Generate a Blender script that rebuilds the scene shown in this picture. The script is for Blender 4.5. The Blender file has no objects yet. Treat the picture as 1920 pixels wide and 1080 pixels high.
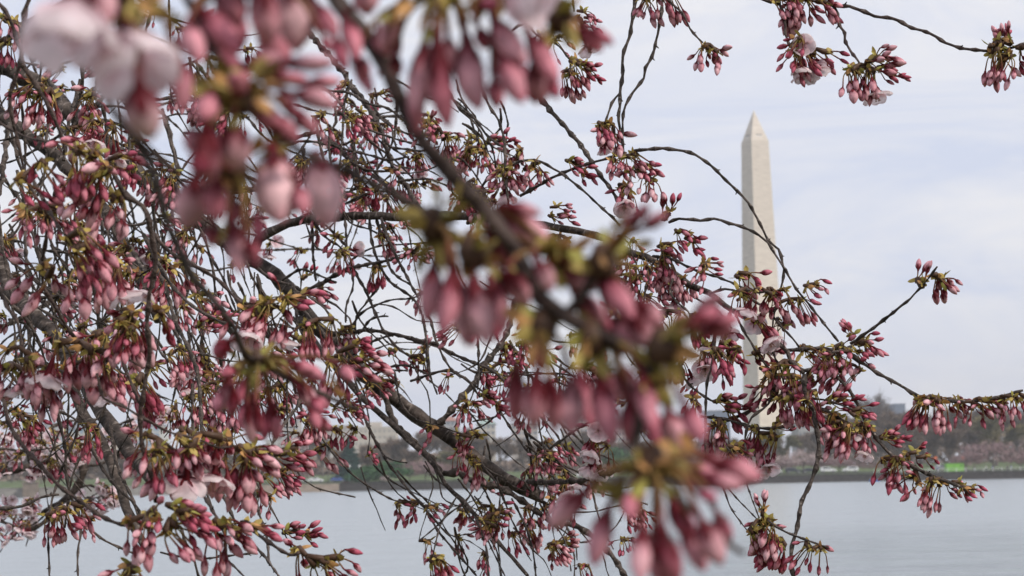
import bpy, math, random
from mathutils import Vector, Matrix, noise
R = math.radians
sc = bpy.context.scene
COL = sc.collection

# ------------------------------------------------------------------ camera
F = 3000.0                                  # focal length in pixels of the 1920 px wide photograph
CAM = Vector((0.0, 0.0, 3.3))
PITCH, ROLL = math.atan(353 / F), R(1.09)
_f = Vector((0, math.cos(PITCH), math.sin(PITCH)))
_r0, _u0 = Vector((1, 0, 0)), Vector((0, -math.sin(PITCH), math.cos(PITCH)))
RT = _r0 * math.cos(ROLL) - _u0 * math.sin(ROLL)
UP = _u0 * math.cos(ROLL) + _r0 * math.sin(ROLL)
cd = bpy.data.cameras.new('camera')
cam = bpy.data.objects.new('camera', cd); COL.objects.link(cam)
cam.matrix_world = Matrix(((RT.x, UP.x, -_f.x, CAM.x), (RT.y, UP.y, -_f.y, CAM.y), (RT.z, UP.z, -_f.z, CAM.z), (0, 0, 0, 1)))
cd.sensor_width = 36; cd.lens = F / 1920 * 36
cd.clip_start = 0.02; cd.clip_end = 12000
cd.dof.use_dof = True; cd.dof.focus_distance = 1.65; cd.dof.aperture_fstop = 18.0
sc.camera = cam

def at(x, y, d):                            # pixel of the photograph at depth d -> world point
    return CAM + d * (_f + (x - 960) / F * RT - (y - 540) / F * UP)
def proj(p):
    v = p - CAM; d = v.dot(_f)
    return 960 + F * v.dot(RT) / d, 540 - F * v.dot(UP) / d, d
def yh(x): return 893 - (x - 960) * 0.0190  # horizon row
def gx(x, D):                               # world x at distance D in picture column x
    v = _f + (x - 960) / F * RT - (yh(x) - 540) / F * UP
    return CAM.x + v.x / v.y * D
def zat(x, y, D): return CAM.z + (yh(x) - y) / F * D
def zfit(X, D, y):                          # height at which (X, D) shows in picture row y
    z = 10.0
    for _ in range(40): z += (proj(Vector((X, D, z)))[1] - y) / F * D
    return z

# ------------------------------------------------------------------ world and sun
SUN_EL, SUN_AZ = R(40), R(128)              # azimuth clockwise from +Y
w = bpy.data.worlds.new("World"); sc.world = w; w.use_nodes = True
nt = w.node_tree; N = nt.nodes; L = nt.links; N.clear()
out = N.new('ShaderNodeOutputWorld'); bg = N.new('ShaderNodeBackground'); bg.inputs[1].default_value = 0.1
sky = N.new('ShaderNodeTexSky'); sky.sky_type = 'NISHITA'; sky.sun_disc = False
sky.sun_elevation = SUN_EL; sky.sun_rotation = SUN_AZ
tc = N.new('ShaderNodeTexCoord')
mp = N.new('ShaderNodeMapping'); mp.inputs['Scale'].default_value = (1.3, 1.3, 6.0); mp.inputs['Rotation'].default_value = (0, R(8), 0)
n1 = N.new('ShaderNodeTexNoise'); n1.inputs['Scale'].default_value = 2.7; n1.inputs['Detail'].default_value = 7; n1.inputs['Roughness'].default_value = 0.58
n1.inputs['Distortion'].default_value = 0.9
rp = N.new('ShaderNodeValToRGB')
rp.color_ramp.elements[0].position = 0.38; rp.color_ramp.elements[0].color = (7.2, 7.75, 9.35, 1)
rp.color_ramp.elements[1].position = 0.62; rp.color_ramp.elements[1].color = (9.4, 9.35, 9.7, 1)
mx = N.new('ShaderNodeMix'); mx.data_type = 'RGBA'; mx.inputs[0].default_value = 0.93
L.new(tc.outputs['Generated'], mp.inputs[0]); L.new(mp.outputs[0], n1.inputs['Vector']); L.new(n1.outputs[0], rp.inputs[0])
L.new(sky.outputs[0], mx.inputs['A']); L.new(rp.outputs[0], mx.inputs['B']); L.new(mx.outputs['Result'], bg.inputs[0]); L.new(bg.outputs[0], out.inputs[0])
sd = bpy.data.lights.new('sun', 'SUN'); sd.energy = 3.1; sd.angle = R(8); sd.color = (1, 0.93, 0.84)
so = bpy.data.objects.new('sun', sd); COL.objects.link(so)
_sv = Vector((math.sin(SUN_AZ) * math.cos(SUN_EL), math.cos(SUN_AZ) * math.cos(SUN_EL), math.sin(SUN_EL)))
so.rotation_euler = _sv.to_track_quat('Z', 'Y').to_euler(); so.location = (0, 0, 50)
sc.view_settings.view_transform = 'Standard'; sc.view_settings.look = 'None'
sc.view_settings.exposure = 0.0; sc.view_settings.gamma = 1.0; sc.view_settings.use_curve_mapping = False
cy = sc.cycles
cy.max_bounces = 5; cy.diffuse_bounces = 2; cy.glossy_bounces = 2; cy.transmission_bounces = 4; cy.transparent_max_bounces = 8
cy.volume_bounces = 0; cy.use_denoising = True
try: cy.denoiser = 'OPENIMAGEDENOISE'
except Exception: pass
cy.caustics_reflective = cy.caustics_refractive = False

# ------------------------------------------------------------------ helpers
class MB:                                   # gathers faces, uv and colour; build() links ONE mesh object
    def __init__(s): s.v = []; s.f = []; s.uv = []; s.c = []; s.m = []
    def face(s, idx, uv=None, mat=0): s.f.append(idx); s.uv.append(uv); s.m.append(mat)
    def vert(s, p, c=(1, 1, 1)): s.v.append(tuple(p)); s.c.append(c); return len(s.v) - 1
    def box(s, x0, y0, z0, x1, y1, z1, mat=0, c=(1, 1, 1)):
        b = len(s.v)
        for z in (z0, z1):
            for x, y in ((x0, y0), (x1, y0), (x1, y1), (x0, y1)): s.vert((x, y, z), c)
        for q in ((3, 2, 1, 0), (4, 5, 6, 7), (0, 1, 5, 4), (1, 2, 6, 5), (2, 3, 7, 6), (3, 0, 4, 7)):
            s.face([b + k for k in q], None, mat)
    def mesh(s, name, mats, smooth=True):
        me = bpy.data.meshes.new(name); me.from_pydata(s.v, [], s.f)
        for m in (mats if isinstance(mats, (list, tuple)) else [mats]): me.materials.append(m)
        me.polygons.foreach_set('use_smooth', [smooth] * len(s.f))
        if any(s.m): me.polygons.foreach_set('material_index', s.m)
        ca = me.color_attributes.new('Col', 'FLOAT_COLOR', 'POINT')
        fl = []
        for c in s.c: fl += (c[0], c[1], c[2], 1.0)
        ca.data.foreach_set('color', fl)
        if any(u is not None for u in s.uv):
            ul = me.uv_layers.new(name='UVMap'); fl = []
            for u, f in zip(s.uv, s.f):
                for k in range(len(f)): fl += (u[k] if u else (0, 0))
            ul.data.foreach_set('uv', fl)
        me.update(); return me
    def build(s, name, mats, parent=None, smooth=True):
        return link(name, s.mesh(name, mats, smooth), parent)

def link(name, me, parent=None):
    o = bpy.data.objects.new(name, me); COL.objects.link(o)
    if parent: o.parent = parent
    return o
def tag(o, label=None, cat=None, group=None, kind=None):
    if label: o['label'] = label
    if cat: o['category'] = cat
    if group: o['group'] = group
    if kind: o['kind'] = kind
    return o
def empty(name, loc, label, cat, group=None, rz=0):
    o = bpy.data.objects.new(name, None); COL.objects.link(o); o.location = loc; o.rotation_euler = (0, 0, rz)
    o.empty_display_size = 0.2
    return tag(o, label, cat, group)
def dup(o, parent=None):
    c = o.copy(); COL.objects.link(c); c.parent = parent
    for ch in list(o.children): dup(ch, c)
    return c

def mat(name, col=(.5, .5, .5), rough=.6, noise_s=None, col2=None, vcol=False, bump=0, spec=.3, trans=0, coord='Object', stretch=None, metal=0):
    m = bpy.data.materials.new(name); m.use_nodes = True
    t = m.node_tree; n = t.nodes; l = t.links; p = n['Principled BSDF']
    p.inputs['Base Color'].default_value = (*col, 1); p.inputs['Roughness'].default_value = rough
    p.inputs['Specular IOR Level'].default_value = spec; p.inputs['Metallic'].default_value = metal
    src = None
    if vcol:
        a = n.new('ShaderNodeVertexColor'); a.layer_name = 'Col'; src = a.outputs[0]
    if noise_s:
        c = n.new('ShaderNodeTexCoord'); mpn = n.new('ShaderNodeMapping'); mpn.inputs['Scale'].default_value = stretch or (1, 1, 1)
        x = n.new('ShaderNodeTexNoise'); x.inputs['Scale'].default_value = noise_s; x.inputs['Detail'].default_value = 5
        l.new(c.outputs[coord], mpn.inputs[0]); l.new(mpn.outputs[0], x.inputs['Vector'])
        r = n.new('ShaderNodeValToRGB'); r.color_ramp.elements[0].position = .32; r.color_ramp.elements[1].position = .68
        if vcol:
            r.color_ramp.elements[0].color = (.72, .72, .72, 1); r.color_ramp.elements[1].color = (1.15, 1.15, 1.15, 1)
            mm = n.new('ShaderNodeMix'); mm.data_type = 'RGBA'; mm.blend_type = 'MULTIPLY'; mm.inputs[0].default_value = 1
            l.new(x.outputs[0], r.inputs[0]); l.new(src, mm.inputs['A']); l.new(r.outputs[0], mm.inputs['B']); src = mm.outputs['Result']
        else:
            r.color_ramp.elements[0].color = (*col, 1); r.color_ramp.elements[1].color = (*(col2 or col), 1)
            l.new(x.outputs[0], r.inputs[0]); src = r.outputs[0]
        if bump:
            b = n.new('ShaderNodeBump'); b.inputs['Strength'].default_value = bump; b.inputs['Distance'].default_value = .1 if coord == 'Object' else .002
            l.new(x.outputs[0], b.inputs['Height']); l.new(b.outputs[0], p.inputs['Normal'])
    if src: l.new(src, p.inputs['Base Color'])
    if trans:
        tr = n.new('ShaderNodeBsdfTranslucent'); ms = n.new('ShaderNodeMixShader'); ms.inputs[0].default_value = trans
        if src: l.new(src, tr.inputs[0])
        else: tr.inputs[0].default_value = (*col, 1)
        l.new(p.outputs[0], ms.inputs[1]); l.new(tr.outputs[0], ms.inputs[2]); l.new(ms.outputs[0], n['Material Output'].inputs[0])
    return m

def bark(name, c0, c1, c2):
    m = bpy.data.materials.new(name); m.use_nodes = True
    t = m.node_tree; n = t.nodes; l = t.links; p = n['Principled BSDF']; p.inputs['Roughness'].default_value = .62
    p.inputs['Specular IOR Level'].default_value = .18
    uv = n.new('ShaderNodeUVMap'); uv.uv_map = 'UVMap'
    m1 = n.new('ShaderNodeMapping'); m1.inputs['Scale'].default_value = (210, 2.4, 1)
    a = n.new('ShaderNodeTexNoise'); a.inputs['Scale'].default_value = 1; a.inputs['Detail'].default_value = 3
    ob = n.new('ShaderNodeTexCoord'); b = n.new('ShaderNodeTexNoise'); b.inputs['Scale'].default_value = 75; b.inputs['Detail'].default_value = 6
    l.new(uv.outputs[0], m1.inputs[0]); l.new(m1.outputs[0], a.inputs['Vector']); l.new(ob.outputs['Object'], b.inputs['Vector'])
    r1 = n.new('ShaderNodeValToRGB'); r1.color_ramp.elements[0].position = .35; r1.color_ramp.elements[1].position = .7
    r1.color_ramp.elements[0].color = (*c0, 1); r1.color_ramp.elements[1].color = (*c1, 1)
    r2 = n.new('ShaderNodeValToRGB'); r2.color_ramp.elements[0].position = .56; r2.color_ramp.elements[1].position = .72
    mm = n.new('ShaderNodeMix'); mm.data_type = 'RGBA'; mm.inputs['B'].default_value = (*c2, 1)
    l.new(b.outputs[0], r1.inputs[0]); l.new(a.outputs[0], r2.inputs[0]); l.new(r2.outputs[0], mm.inputs[0]); l.new(r1.outputs[0], mm.inputs['A'])
    l.new(mm.outputs['Result'], p.inputs['Base Color'])
    ad = n.new('ShaderNodeMath'); ad.operation = 'ADD'; l.new(a.outputs[0], ad.inputs[0]); l.new(b.outputs[0], ad.inputs[1])
    bp = n.new('ShaderNodeBump'); bp.inputs['Strength'].default_value = 1; bp.inputs['Distance'].default_value = .0032
    l.new(ad.outputs[0], bp.inputs['Height']); l.new(bp.outputs[0], p.inputs['Normal'])
    return m

BARK = bark('cherry_bark', (.022, .017, .014), (.115, .090, .078), (.26, .22, .195))
BARK_BROWN = bark('young_bark', (.032, .021, .018), (.10, .070, .060), (.16, .122, .105))
OPENP = mat('open_petal', vcol=True, rough=.5, spec=.2, trans=.5, noise_s=160)
PETAL = mat('blossom_tissue', vcol=True, rough=.5, spec=.25, trans=.16, noise_s=260)

def catmull(pts, step):                     # pts: list of (Vector, radius) -> resampled by arc length
    P = [p for p, _ in pts]; Q = [r for _, r in pts]
    if len(P) == 2:
        P = [P[0], (P[0] + P[1]) / 2, P[1]]; Q = [Q[0], (Q[0] + Q[1]) / 2, Q[1]]
    o = []
    for i in range(len(P) - 1):
        p0 = P[i - 1] if i else P[0] * 2 - P[1]; p1, p2 = P[i], P[i + 1]
        p3 = P[i + 2] if i + 2 < len(P) else P[-1] * 2 - P[-2]
        n = max(1, int((p2 - p1).length / step))
        for k in range(n):
            t = k / n
            o.append((0.5 * (2 * p1 + (p2 - p0) * t + (2 * p0 - 5 * p1 + 4 * p2 - p3) * t * t + (3 * p1 - p0 - 3 * p2 + p3) * t ** 3), Q[i] + (Q[i + 1] - Q[i]) * t))
    o.append((P[-1], Q[-1]))
    return o

def tube(mb, pr, sides=6, cap=True, c=(1, 1, 1), mat=0, cols=None):
    n = len(pr); b0 = len(mb.v); prev = None; u = 0; us = []
    nrm = None
    for i, (p, r) in enumerate(pr):
        t = (pr[min(i + 1, n - 1)][0] - pr[max(i - 1, 0)][0])
        if t.length < 1e-9: t = Vector((0, 0, 1))
        t.normalize()
        if nrm is None: nrm = t.orthogonal().normalized()
        else:
            nrm = nrm - t * nrm.dot(t)
            nrm = nrm.normalized() if nrm.length > 1e-6 else t.orthogonal().normalized()
        bi = t.cross(nrm)
        if i: u += (p - prev).length
        prev = p; us.append(u)
        cc = cols[i] if cols else c
        for k in range(sides):
            a = 2 * math.pi * k / sides
            mb.vert(p + r * (math.cos(a) * nrm + math.sin(a) * bi), cc)
    for i in range(n - 1):
        for k in range(sides):
            k2 = (k + 1) % sides
            mb.face([b0 + i * sides + k, b0 + i * sides + k2, b0 + (i + 1) * sides + k2, b0 + (i + 1) * sides + k],
                    [(us[i], k / sides), (us[i], (k + 1) / sides), (us[i + 1], (k + 1) / sides), (us[i + 1], k / sides)], mat)
    if cap:
        mb.face([b0 + k for k in range(sides)][::-1], None, mat); mb.face([b0 + (n - 1) * sides + k for k in range(sides)], None, mat)

def woody(mb, ctrl, rng, step=.010, sides=7, knot=.032, wob=.12, swell=.45, spurs=True):
    """a branch: control points (Vector, radius); nodes with swellings and small buds"""
    pr = catmull(ctrl, step); o = []; s = 0; nxt = rng.uniform(.3, 1) * knot; prev = None; seed = rng.uniform(0, 99)
    for i, (p, r) in enumerate(pr):
        if prev is not None: s += (p - prev).length
        prev = p
        q = p + noise.noise_vector(p * 30 + Vector((seed, 0, 0))) * r * wob * 4 + noise.noise_vector(p * 95 + Vector((0, seed, 0))) * r * wob * 3.2
        k = 1 + .15 * noise.noise(p * 70 + Vector((0, seed, 0))) + .10 * noise.noise(p * 22 + Vector((seed, seed, 0)))
        if s > nxt:
            nxt = s + knot * rng.uniform(.6, 1.5); k += swell * rng.uniform(.5, 1)
            if spurs and rng.random() < .6:
                t = (pr[min(i + 1, len(pr) - 1)][0] - p)
                if t.length > 1e-6:
                    t.normalize(); d = (t.orthogonal().normalized()); d.rotate(Matrix.Rotation(rng.uniform(0, 6.28), 3, t))
                    d = (d + t * .5).normalized(); l = min(.0022 + r * .9, .006) * rng.uniform(.6, 1.2)
                    tube(mb, [(q, r * .75), (q + d * (r + l * .4), min(r * .6, .0022)), (q + d * (r + l), .0004)], 5)
        o.append((q, r * k))
    tube(mb, o, sides)
    return pr
# ------------------------------------------------------------------ setting: water, land, bank
def struct(name, mb, m, smooth=False):
    return tag(mb.build(name, m, None, smooth), kind='structure')

def water_mat():
    m = bpy.data.materials.new('water'); m.use_nodes = True
    t = m.node_tree; n = t.nodes; l = t.links; p = n['Principled BSDF']
    p.inputs['Base Color'].default_value = (.29, .325, .345, 1); p.inputs['Roughness'].default_value = .22; p.inputs['IOR'].default_value = 1.333
    tcn = n.new('ShaderNodeTexCoord')
    def nz(scale, sx, sy, det):
        a = n.new('ShaderNodeMapping'); a.inputs['Scale'].default_value = (sx, sy, 1)
        b = n.new('ShaderNodeTexNoise'); b.inputs['Scale'].default_value = scale; b.inputs['Detail'].default_value = det
        l.new(tcn.outputs['Object'], a.inputs[0]); l.new(a.outputs[0], b.inputs['Vector']); return b.outputs[0]
    a1 = nz(1.6, .55, 1.0, 4); a2 = nz(.22, .5, 1.2, 3)
    s = n.new('ShaderNodeMath'); s.operation = 'MULTIPLY_ADD'; l.new(a2, s.inputs[0]); s.inputs[1].default_value = 2.2; l.new(a1, s.inputs[2])
    a3 = nz(1.0, .05, .48, 4)                # a breeze patch of long ripples nearer the bank on the right
    sx = n.new('ShaderNodeSeparateXYZ'); l.new(tcn.outputs['Object'], sx.inputs[0])
    my = n.new('ShaderNodeMapRange'); my.interpolation_type = 'SMOOTHSTEP'; my.inputs['From Min'].default_value = 110; my.inputs['From Max'].default_value = 70; l.new(sx.outputs[1], my.inputs['Value'])
    mxx = n.new('ShaderNodeMapRange'); mxx.interpolation_type = 'SMOOTHSTEP'; mxx.inputs['From Min'].default_value = -2; mxx.inputs['From Max'].default_value = 9; l.new(sx.outputs[0], mxx.inputs['Value'])
    mk = n.new('ShaderNodeMath'); mk.operation = 'MULTIPLY'; l.new(my.outputs[0], mk.inputs[0]); l.new(mxx.outputs[0], mk.inputs[1])
    m3 = n.new('ShaderNodeMath'); m3.operation = 'MULTIPLY'; l.new(mk.outputs[0], m3.inputs[0]); l.new(a3, m3.inputs[1])
    s3 = n.new('ShaderNodeMath'); s3.operation = 'MULTIPLY_ADD'; l.new(m3.outputs[0], s3.inputs[0]); s3.inputs[1].default_value = 17; l.new(s.outputs[0], s3.inputs[2]); s = s3
    b = n.new('ShaderNodeBump'); b.inputs['Strength'].default_value = 1; b.inputs['Distance'].default_value = .2
    l.new(s.outputs[0], b.inputs['Height']); l.new(b.outputs[0], p.inputs['Normal'])
    return m
SHORE = 450.0
mb = MB()
ys = [5.2, 12, 30, 60, 120, 240, SHORE + 1.5]
for y in ys:
    for x in (-2500, 2500): mb.vert((x, y, 0))
for i in range(len(ys) - 1): mb.face([2 * i, 2 * i + 1, 2 * i + 3, 2 * i + 2])
struct('water', mb, water_mat())
GRASS = mat('grass', (.060, .095, .025), .9, noise_s=.12, col2=(.105, .135, .05))
mb = MB()                                   # land across the water, reaching the horizon
rows = [(SHORE + .8, 2.0), (480, 2.2), (520, 3.5), (620, 5.0), (800, 6.0), (1500, 8.0), (4000, 10)]
for y, z in rows:
    for k in range(13): mb.vert((-4000 + k * 8000 / 12, y, z))
for i in range(len(rows) - 1):
    for k in range(12): mb.face([i * 13 + k, i * 13 + k + 1, (i + 1) * 13 + k + 1, (i + 1) * 13 + k])
struct('ground', mb, GRASS)
mb = MB(); mb.box(-900, 481, 2.0, 900, 489, 2.62); struct('road', mb, mat('asphalt', (.06, .06, .062), .8, noise_s=.8, col2=(.085, .085, .085)))
mb = MB(); mb.box(-900, 453, 1.9, 900, 457, 2.07); struct('footpath', mb, mat('path_concrete', (.26, .25, .23), .85, noise_s=.5, col2=(.32, .31, .29)))
mb = MB()                                   # the near bank under the trees
bx = [-60, -20, -6, 0, 6, 20, 60]; by = [(-40, 1.75), (-4, 1.7), (0, 1.7), (3.0, 1.65), (4.6, 1.4), (5.3, .4), (6.2, -.6)]
for y, z in by:
    for x in bx: mb.vert((x, y, z))
for i in range(len(by) - 1):
    for k in range(6): mb.face([i * 7 + k, i * 7 + k + 1, (i + 1) * 7 + k + 1, (i + 1) * 7 + k])
struct('bank', mb, mat('bank_grass', (.05, .07, .025), .9, noise_s=2.0, col2=(.10, .09, .05)))

# ------------------------------------------------------------------ sea walls, railing
def seawall(x0, x1, ztop, m, label, cap=None, slope=0):
    e = empty('sea_wall', (0, 0, 0), label, 'sea wall')
    b = MB(); k = len(b.v)
    for x in (x0, x1):
        for y, z in ((SHORE - slope, -.6), (SHORE + .02, ztop), (SHORE + 1.2, ztop), (SHORE + 1.2, -.6)): b.vert((x, y, z))
    for i in range(4): j = (i + 1) % 4; b.face([k + i, k + j, k + 4 + j, k + 4 + i])
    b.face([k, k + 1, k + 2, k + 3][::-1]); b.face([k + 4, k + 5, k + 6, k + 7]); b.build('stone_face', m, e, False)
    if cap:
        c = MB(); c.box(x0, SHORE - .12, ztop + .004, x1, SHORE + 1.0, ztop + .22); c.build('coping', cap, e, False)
    return e
STONE = mat('pale_stone', (.20, .185, .165), .85, noise_s=.9, col2=(.30, .28, .25), stretch=(.5, 1, 1.5))
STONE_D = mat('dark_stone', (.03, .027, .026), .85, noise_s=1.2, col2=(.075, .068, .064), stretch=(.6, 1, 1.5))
STONE_B = mat('riprap', (.15, .12, .095), .9, noise_s=.7, col2=(.24, .195, .155))
xa, xb = gx(478, SHORE), gx(636, SHORE)
seawall(-900, xa, 2.5, STONE, 'pale stone sea wall along the far shore at the left', STONE)
seawall(xa + .01, xb, 2.15, STONE_B, 'sloping beige stone bank at the water between two sea walls', None, 3.5)
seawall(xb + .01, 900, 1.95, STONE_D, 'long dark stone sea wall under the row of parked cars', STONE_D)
PAINTW = mat('pale_paint', (.55, .56, .55), .5, noise_s=3, col2=(.62, .62, .6))
rl = empty('railing', (0, SHORE + .45, 2.16), 'pale post and rail fence on top of the dark sea wall', 'railing')
rx0, rx1 = gx(1640, SHORE), gx(1935, SHORE)
i = 0; x = rx0
while x < rx1:
    b = MB(); b.box(x - .07, -.07, 0, x + .07, .07, 1.1); b.build('post', PAINTW, rl, False); x += 2.55
for z in (.5, 1.0):
    b = MB(); b.box(rx0, -.033, z - .035, rx1, -.0, z + .035); b.build('rail', PAINTW, rl, False)
# stone pier with green lamp at the left
px_ = gx(57, SHORE - 1.5)
pr_ = empty('stone_pier', (px_, SHORE - 1.3, 0), 'square beige stone pier rising from the water at the left wall', 'pier')
b = MB(); b.box(-1.9, -1.2, -.6, 1.9, 1.15, 3.9); b.build('pier_block', STONE_B, pr_, False)
b = MB(); b.box(-2.15, -1.45, 3.904, 2.15, 1.4, 4.3); b.build('pier_cap', STONE_B, pr_, False)
def lamp_post(x, y, z, h, m, label, twin):
    e = empty('street_lamp', (x, y, z), label, 'street lamp', 'street lamps on the far shore')
    b = MB(); tube(b, catmull([(Vector((0, 0, 0)), .22), (Vector((0, 0, .5)), .2), (Vector((0, 0, .7)), .1), (Vector((0, 0, h)), .07)], .5), 8); b.build('pole', m, e)
    if twin: b = MB(); tube(b, [(Vector((-.6, 0, h - .1)), .05), (Vector((0, 0, h - .25)), .05), (Vector((.6, 0, h - .1)), .05)], 6); b.build('arm', m, e)
    for dx in ((-.6, .6) if twin else (0,)):
        b = MB(); tube(b, [(Vector((dx, 0, h - .08)), .1), (Vector((dx, 0, h + .1)), .3), (Vector((dx, 0, h + .4)), .36), (Vector((dx, 0, h + .7)), .25), (Vector((dx, 0, h + .85)), .05)], 10); b.build('globe', PAINTW, e)
    return e
GREENP = mat('green_paint', (.12, .26, .20), .5); DARKP = mat('dark_metal', (.04, .04, .045), .5)
lamp_post(px_, SHORE - 1.3, 4.3, 5.2, GREENP, 'green lamp post on top of the beige stone pier', False)
for X, D, lab in ((615, 470, 'dark twin globe street lamp beside the parked cars at the left'),):
    lamp_post(gx(X, D), D, 2.1, 4.8, DARKP, lab, True)
lamp_post(gx(655, 466), 466, 2.1, 4.6, GREENP, 'pale green lamp post in front of the tall conifer', False)
lamp_post(gx(674, 474), 474, 2.1, 4.6, DARKP, 'globe lamp showing above the dark green bushes', False)

# ------------------------------------------------------------------ far monument
def obelisk():
    D = 838.0; X = gx(1438.5, D); zt = zfit(X, D, 206); H = 169.0; z0 = zt - H
    e = empty('obelisk', (X, D, z0), 'tall pale marble obelisk with pointed top above the far shore', 'monument', None, R(22))
    m = bpy.data.materials.new('marble'); m.use_nodes = True
    t = m.node_tree; n = t.nodes; l = t.links; p = n['Principled BSDF']; p.inputs['Roughness'].default_value = .75; p.inputs['Specular IOR Level'].default_value = .2
    tcn = n.new('ShaderNodeTexCoord')
    mpn = n.new('ShaderNodeMapping'); mpn.inputs['Scale'].default_value = (.22, .22, 1.6)
    a = n.new('ShaderNodeTexNoise'); a.inputs['Scale'].default_value = .8; a.inputs['Detail'].default_value = 6; a.inputs['Roughness'].default_value = .7
    l.new(tcn.outputs['Object'], mpn.inputs[0]); l.new(mpn.outputs[0], a.inputs['Vector'])
    sp = n.new('ShaderNodeSeparateXYZ'); l.new(tcn.outputs['Object'], sp.inputs[0])
    r = n.new('ShaderNodeValToRGB'); r.color_ramp.elements[0].position = .3; r.color_ramp.elements[1].position = .7
    r.color_ramp.elements[0].color = (.46, .40, .335, 1); r.color_ramp.elements[1].color = (.68, .605, .515, 1)
    l.new(a.outputs[0], r.inputs[0])
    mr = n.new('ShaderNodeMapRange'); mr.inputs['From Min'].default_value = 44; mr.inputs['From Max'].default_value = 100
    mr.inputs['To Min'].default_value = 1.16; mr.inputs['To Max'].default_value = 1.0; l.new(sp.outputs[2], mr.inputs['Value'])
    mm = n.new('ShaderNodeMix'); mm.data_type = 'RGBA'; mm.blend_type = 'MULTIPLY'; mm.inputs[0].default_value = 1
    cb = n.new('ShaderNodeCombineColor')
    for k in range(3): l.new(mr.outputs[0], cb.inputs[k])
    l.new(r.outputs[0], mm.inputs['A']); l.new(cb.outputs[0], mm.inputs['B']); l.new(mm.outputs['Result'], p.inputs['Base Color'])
    hb, ht, hs = 16.8 / 2, 10.5 / 2, H - 17.6
    b = MB()
    nz = 24
    for i in range(nz + 1):
        s = hb + (ht - hb) * i / nz
        for sx, sy in ((-1, -1), (1, -1), (1, 1), (-1, 1)): b.vert((sx * s, sy * s, hs * i / nz))
    for i in range(nz):
        for k in range(4): k2 = (k + 1) % 4; b.face([4 * i + k, 4 * i + k2, 4 * i + 4 + k2, 4 * i + 4 + k])
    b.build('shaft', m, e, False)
    b = MB(); q = [b.vert((sx * ht, sy * ht, hs + .01)) for sx, sy in ((-1, -1), (1, -1), (1, 1), (-1, 1))]; a_ = b.vert((0, 0, H))
    for k in range(4): b.face([q[k], q[(k + 1) % 4], a_])
    b.build('pyramidion', m, e, False)
    WD = mat('window_dark', (.03, .03, .035), .4); WS = mat('window_surround', (.75, .72, .68), .7)
    zz = hs + 2.6; inset = ht * (1 - 2.6 / 17.6)
    for sx in (-.95, .95):
        for ax in (0, 1):
            f_ = MB(); wv = MB()
            if ax == 0:
                f_.box(sx - .65, -inset - .12, zz - 1.5, sx + .65, -inset + .4, zz + .2); wv.box(sx - .4, -inset - .16, zz + .2, sx + .4, -inset + .5, zz + .85)
            else:
                f_.box(-inset - .12, sx - .65, zz - 1.5, -inset + .4, sx + .65, zz + .2); wv.box(-inset - .16, sx - .4, zz + .2, -inset + .5, sx + .4, zz + .85)
            fo = f_.build('window', WS, e, False); wv.build('pane', WD, fo, False)
obelisk()

# ------------------------------------------------------------------ far buildings
GLASSD = mat('window_glass', (.10, .13, .17), .25, spec=.5)
def building(x0, x1, ytop, D, wall, roofm, label, floors, bays, name='building', base=4.0, depth=22, roofh=0, ww=.55, wh=.5, extra=None, glass=None):
    X0, X1 = gx(x0, D), gx(x1, D); zt = zat((x0 + x1) / 2, ytop, D); W = X1 - X0
    e = empty(name, ((X0 + X1) / 2, D, base), label, 'building')
    H = zt - base - roofh
    b = MB(); b.box(-W / 2, 0, -1.5, W / 2, depth, H); b.build('wall', wall, e, False)
    b = MB()
    if roofh:
        o = 1.0; k = len(b.v)
        for z, i in ((H + .01, -o), (H + roofh, min(depth * .4, roofh * 1.6))):
            for x, y in ((-W / 2 + i, i), (W / 2 - i, i), (W / 2 - i, depth - i), (-W / 2 + i, depth - i)): b.vert((x, y, z))
        for q in range(4): r = (q + 1) % 4; b.face([q, r, 4 + r, 4 + q])
        b.face([4, 5, 6, 7]); b.face([3, 2, 1, 0])
    else: b.box(-W / 2 - .25, -.25, H + .01, W / 2 + .25, depth + .25, H + .7)
    b.build('roof', roofm, e, False)
    fh = min(H / max(floors, 1), 4.2); bw = W / bays
    z1 = H - fh * floors
    for fl in range(floors):
        for k in range(bays):
            cx = -W / 2 + bw * (k + .5); z = z1 + fh * (fl + .25)
            b = MB(); b.box(cx - bw * ww / 2, -.06, z, cx + bw * ww / 2, .3, z + fh * wh); b.build('window', glass or GLASSD, e, False)
    if extra: extra(e, W, H, depth)
    return e
CREAM = mat('cream_wall', (.44, .39, .335), .8, noise_s=.15, col2=(.50, .45, .39)); WHITEW = mat('white_wall', (.45, .44, .43), .8, noise_s=.2, col2=(.52, .51, .50))
GREYW = mat('grey_wall', (.30, .30, .31), .8, noise_s=.2, col2=(.36, .36, .37)); REDR = mat('red_roof', (.30, .135, .10), .8, noise_s=.3, col2=(.36, .17, .13))
SLATE = mat('slate_roof', (.13, .14, .165), .8, noise_s=.3, col2=(.17, .18, .20)); BLUEW = mat('blue_wall', (.09, .12, .19), .5, noise_s=.2, col2=(.12, .15, .22))
PINKW = mat('pinkish_wall', (.36, .31, .285), .8, noise_s=.2, col2=(.42, .37, .345)); COPPER = mat('green_roof', (.24, .33, .29), .7, noise_s=.3, col2=(.30, .38, .34))
DULLG = mat('dull_glass', (.27, .25, .23), .4, spec=.4)
BLUEG = mat('blue_glass', (.24, .32, .42), .2, spec=.5)
def pent(frac0, frac1, h, m):
    def fn(e, W, H, dp):
        b = MB(); b.box(-W / 2 + W * frac0, 4, H + .71, -W / 2 + W * frac1, dp - 4, H + h); b.build('penthouse', m, e, False)
    return fn
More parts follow.
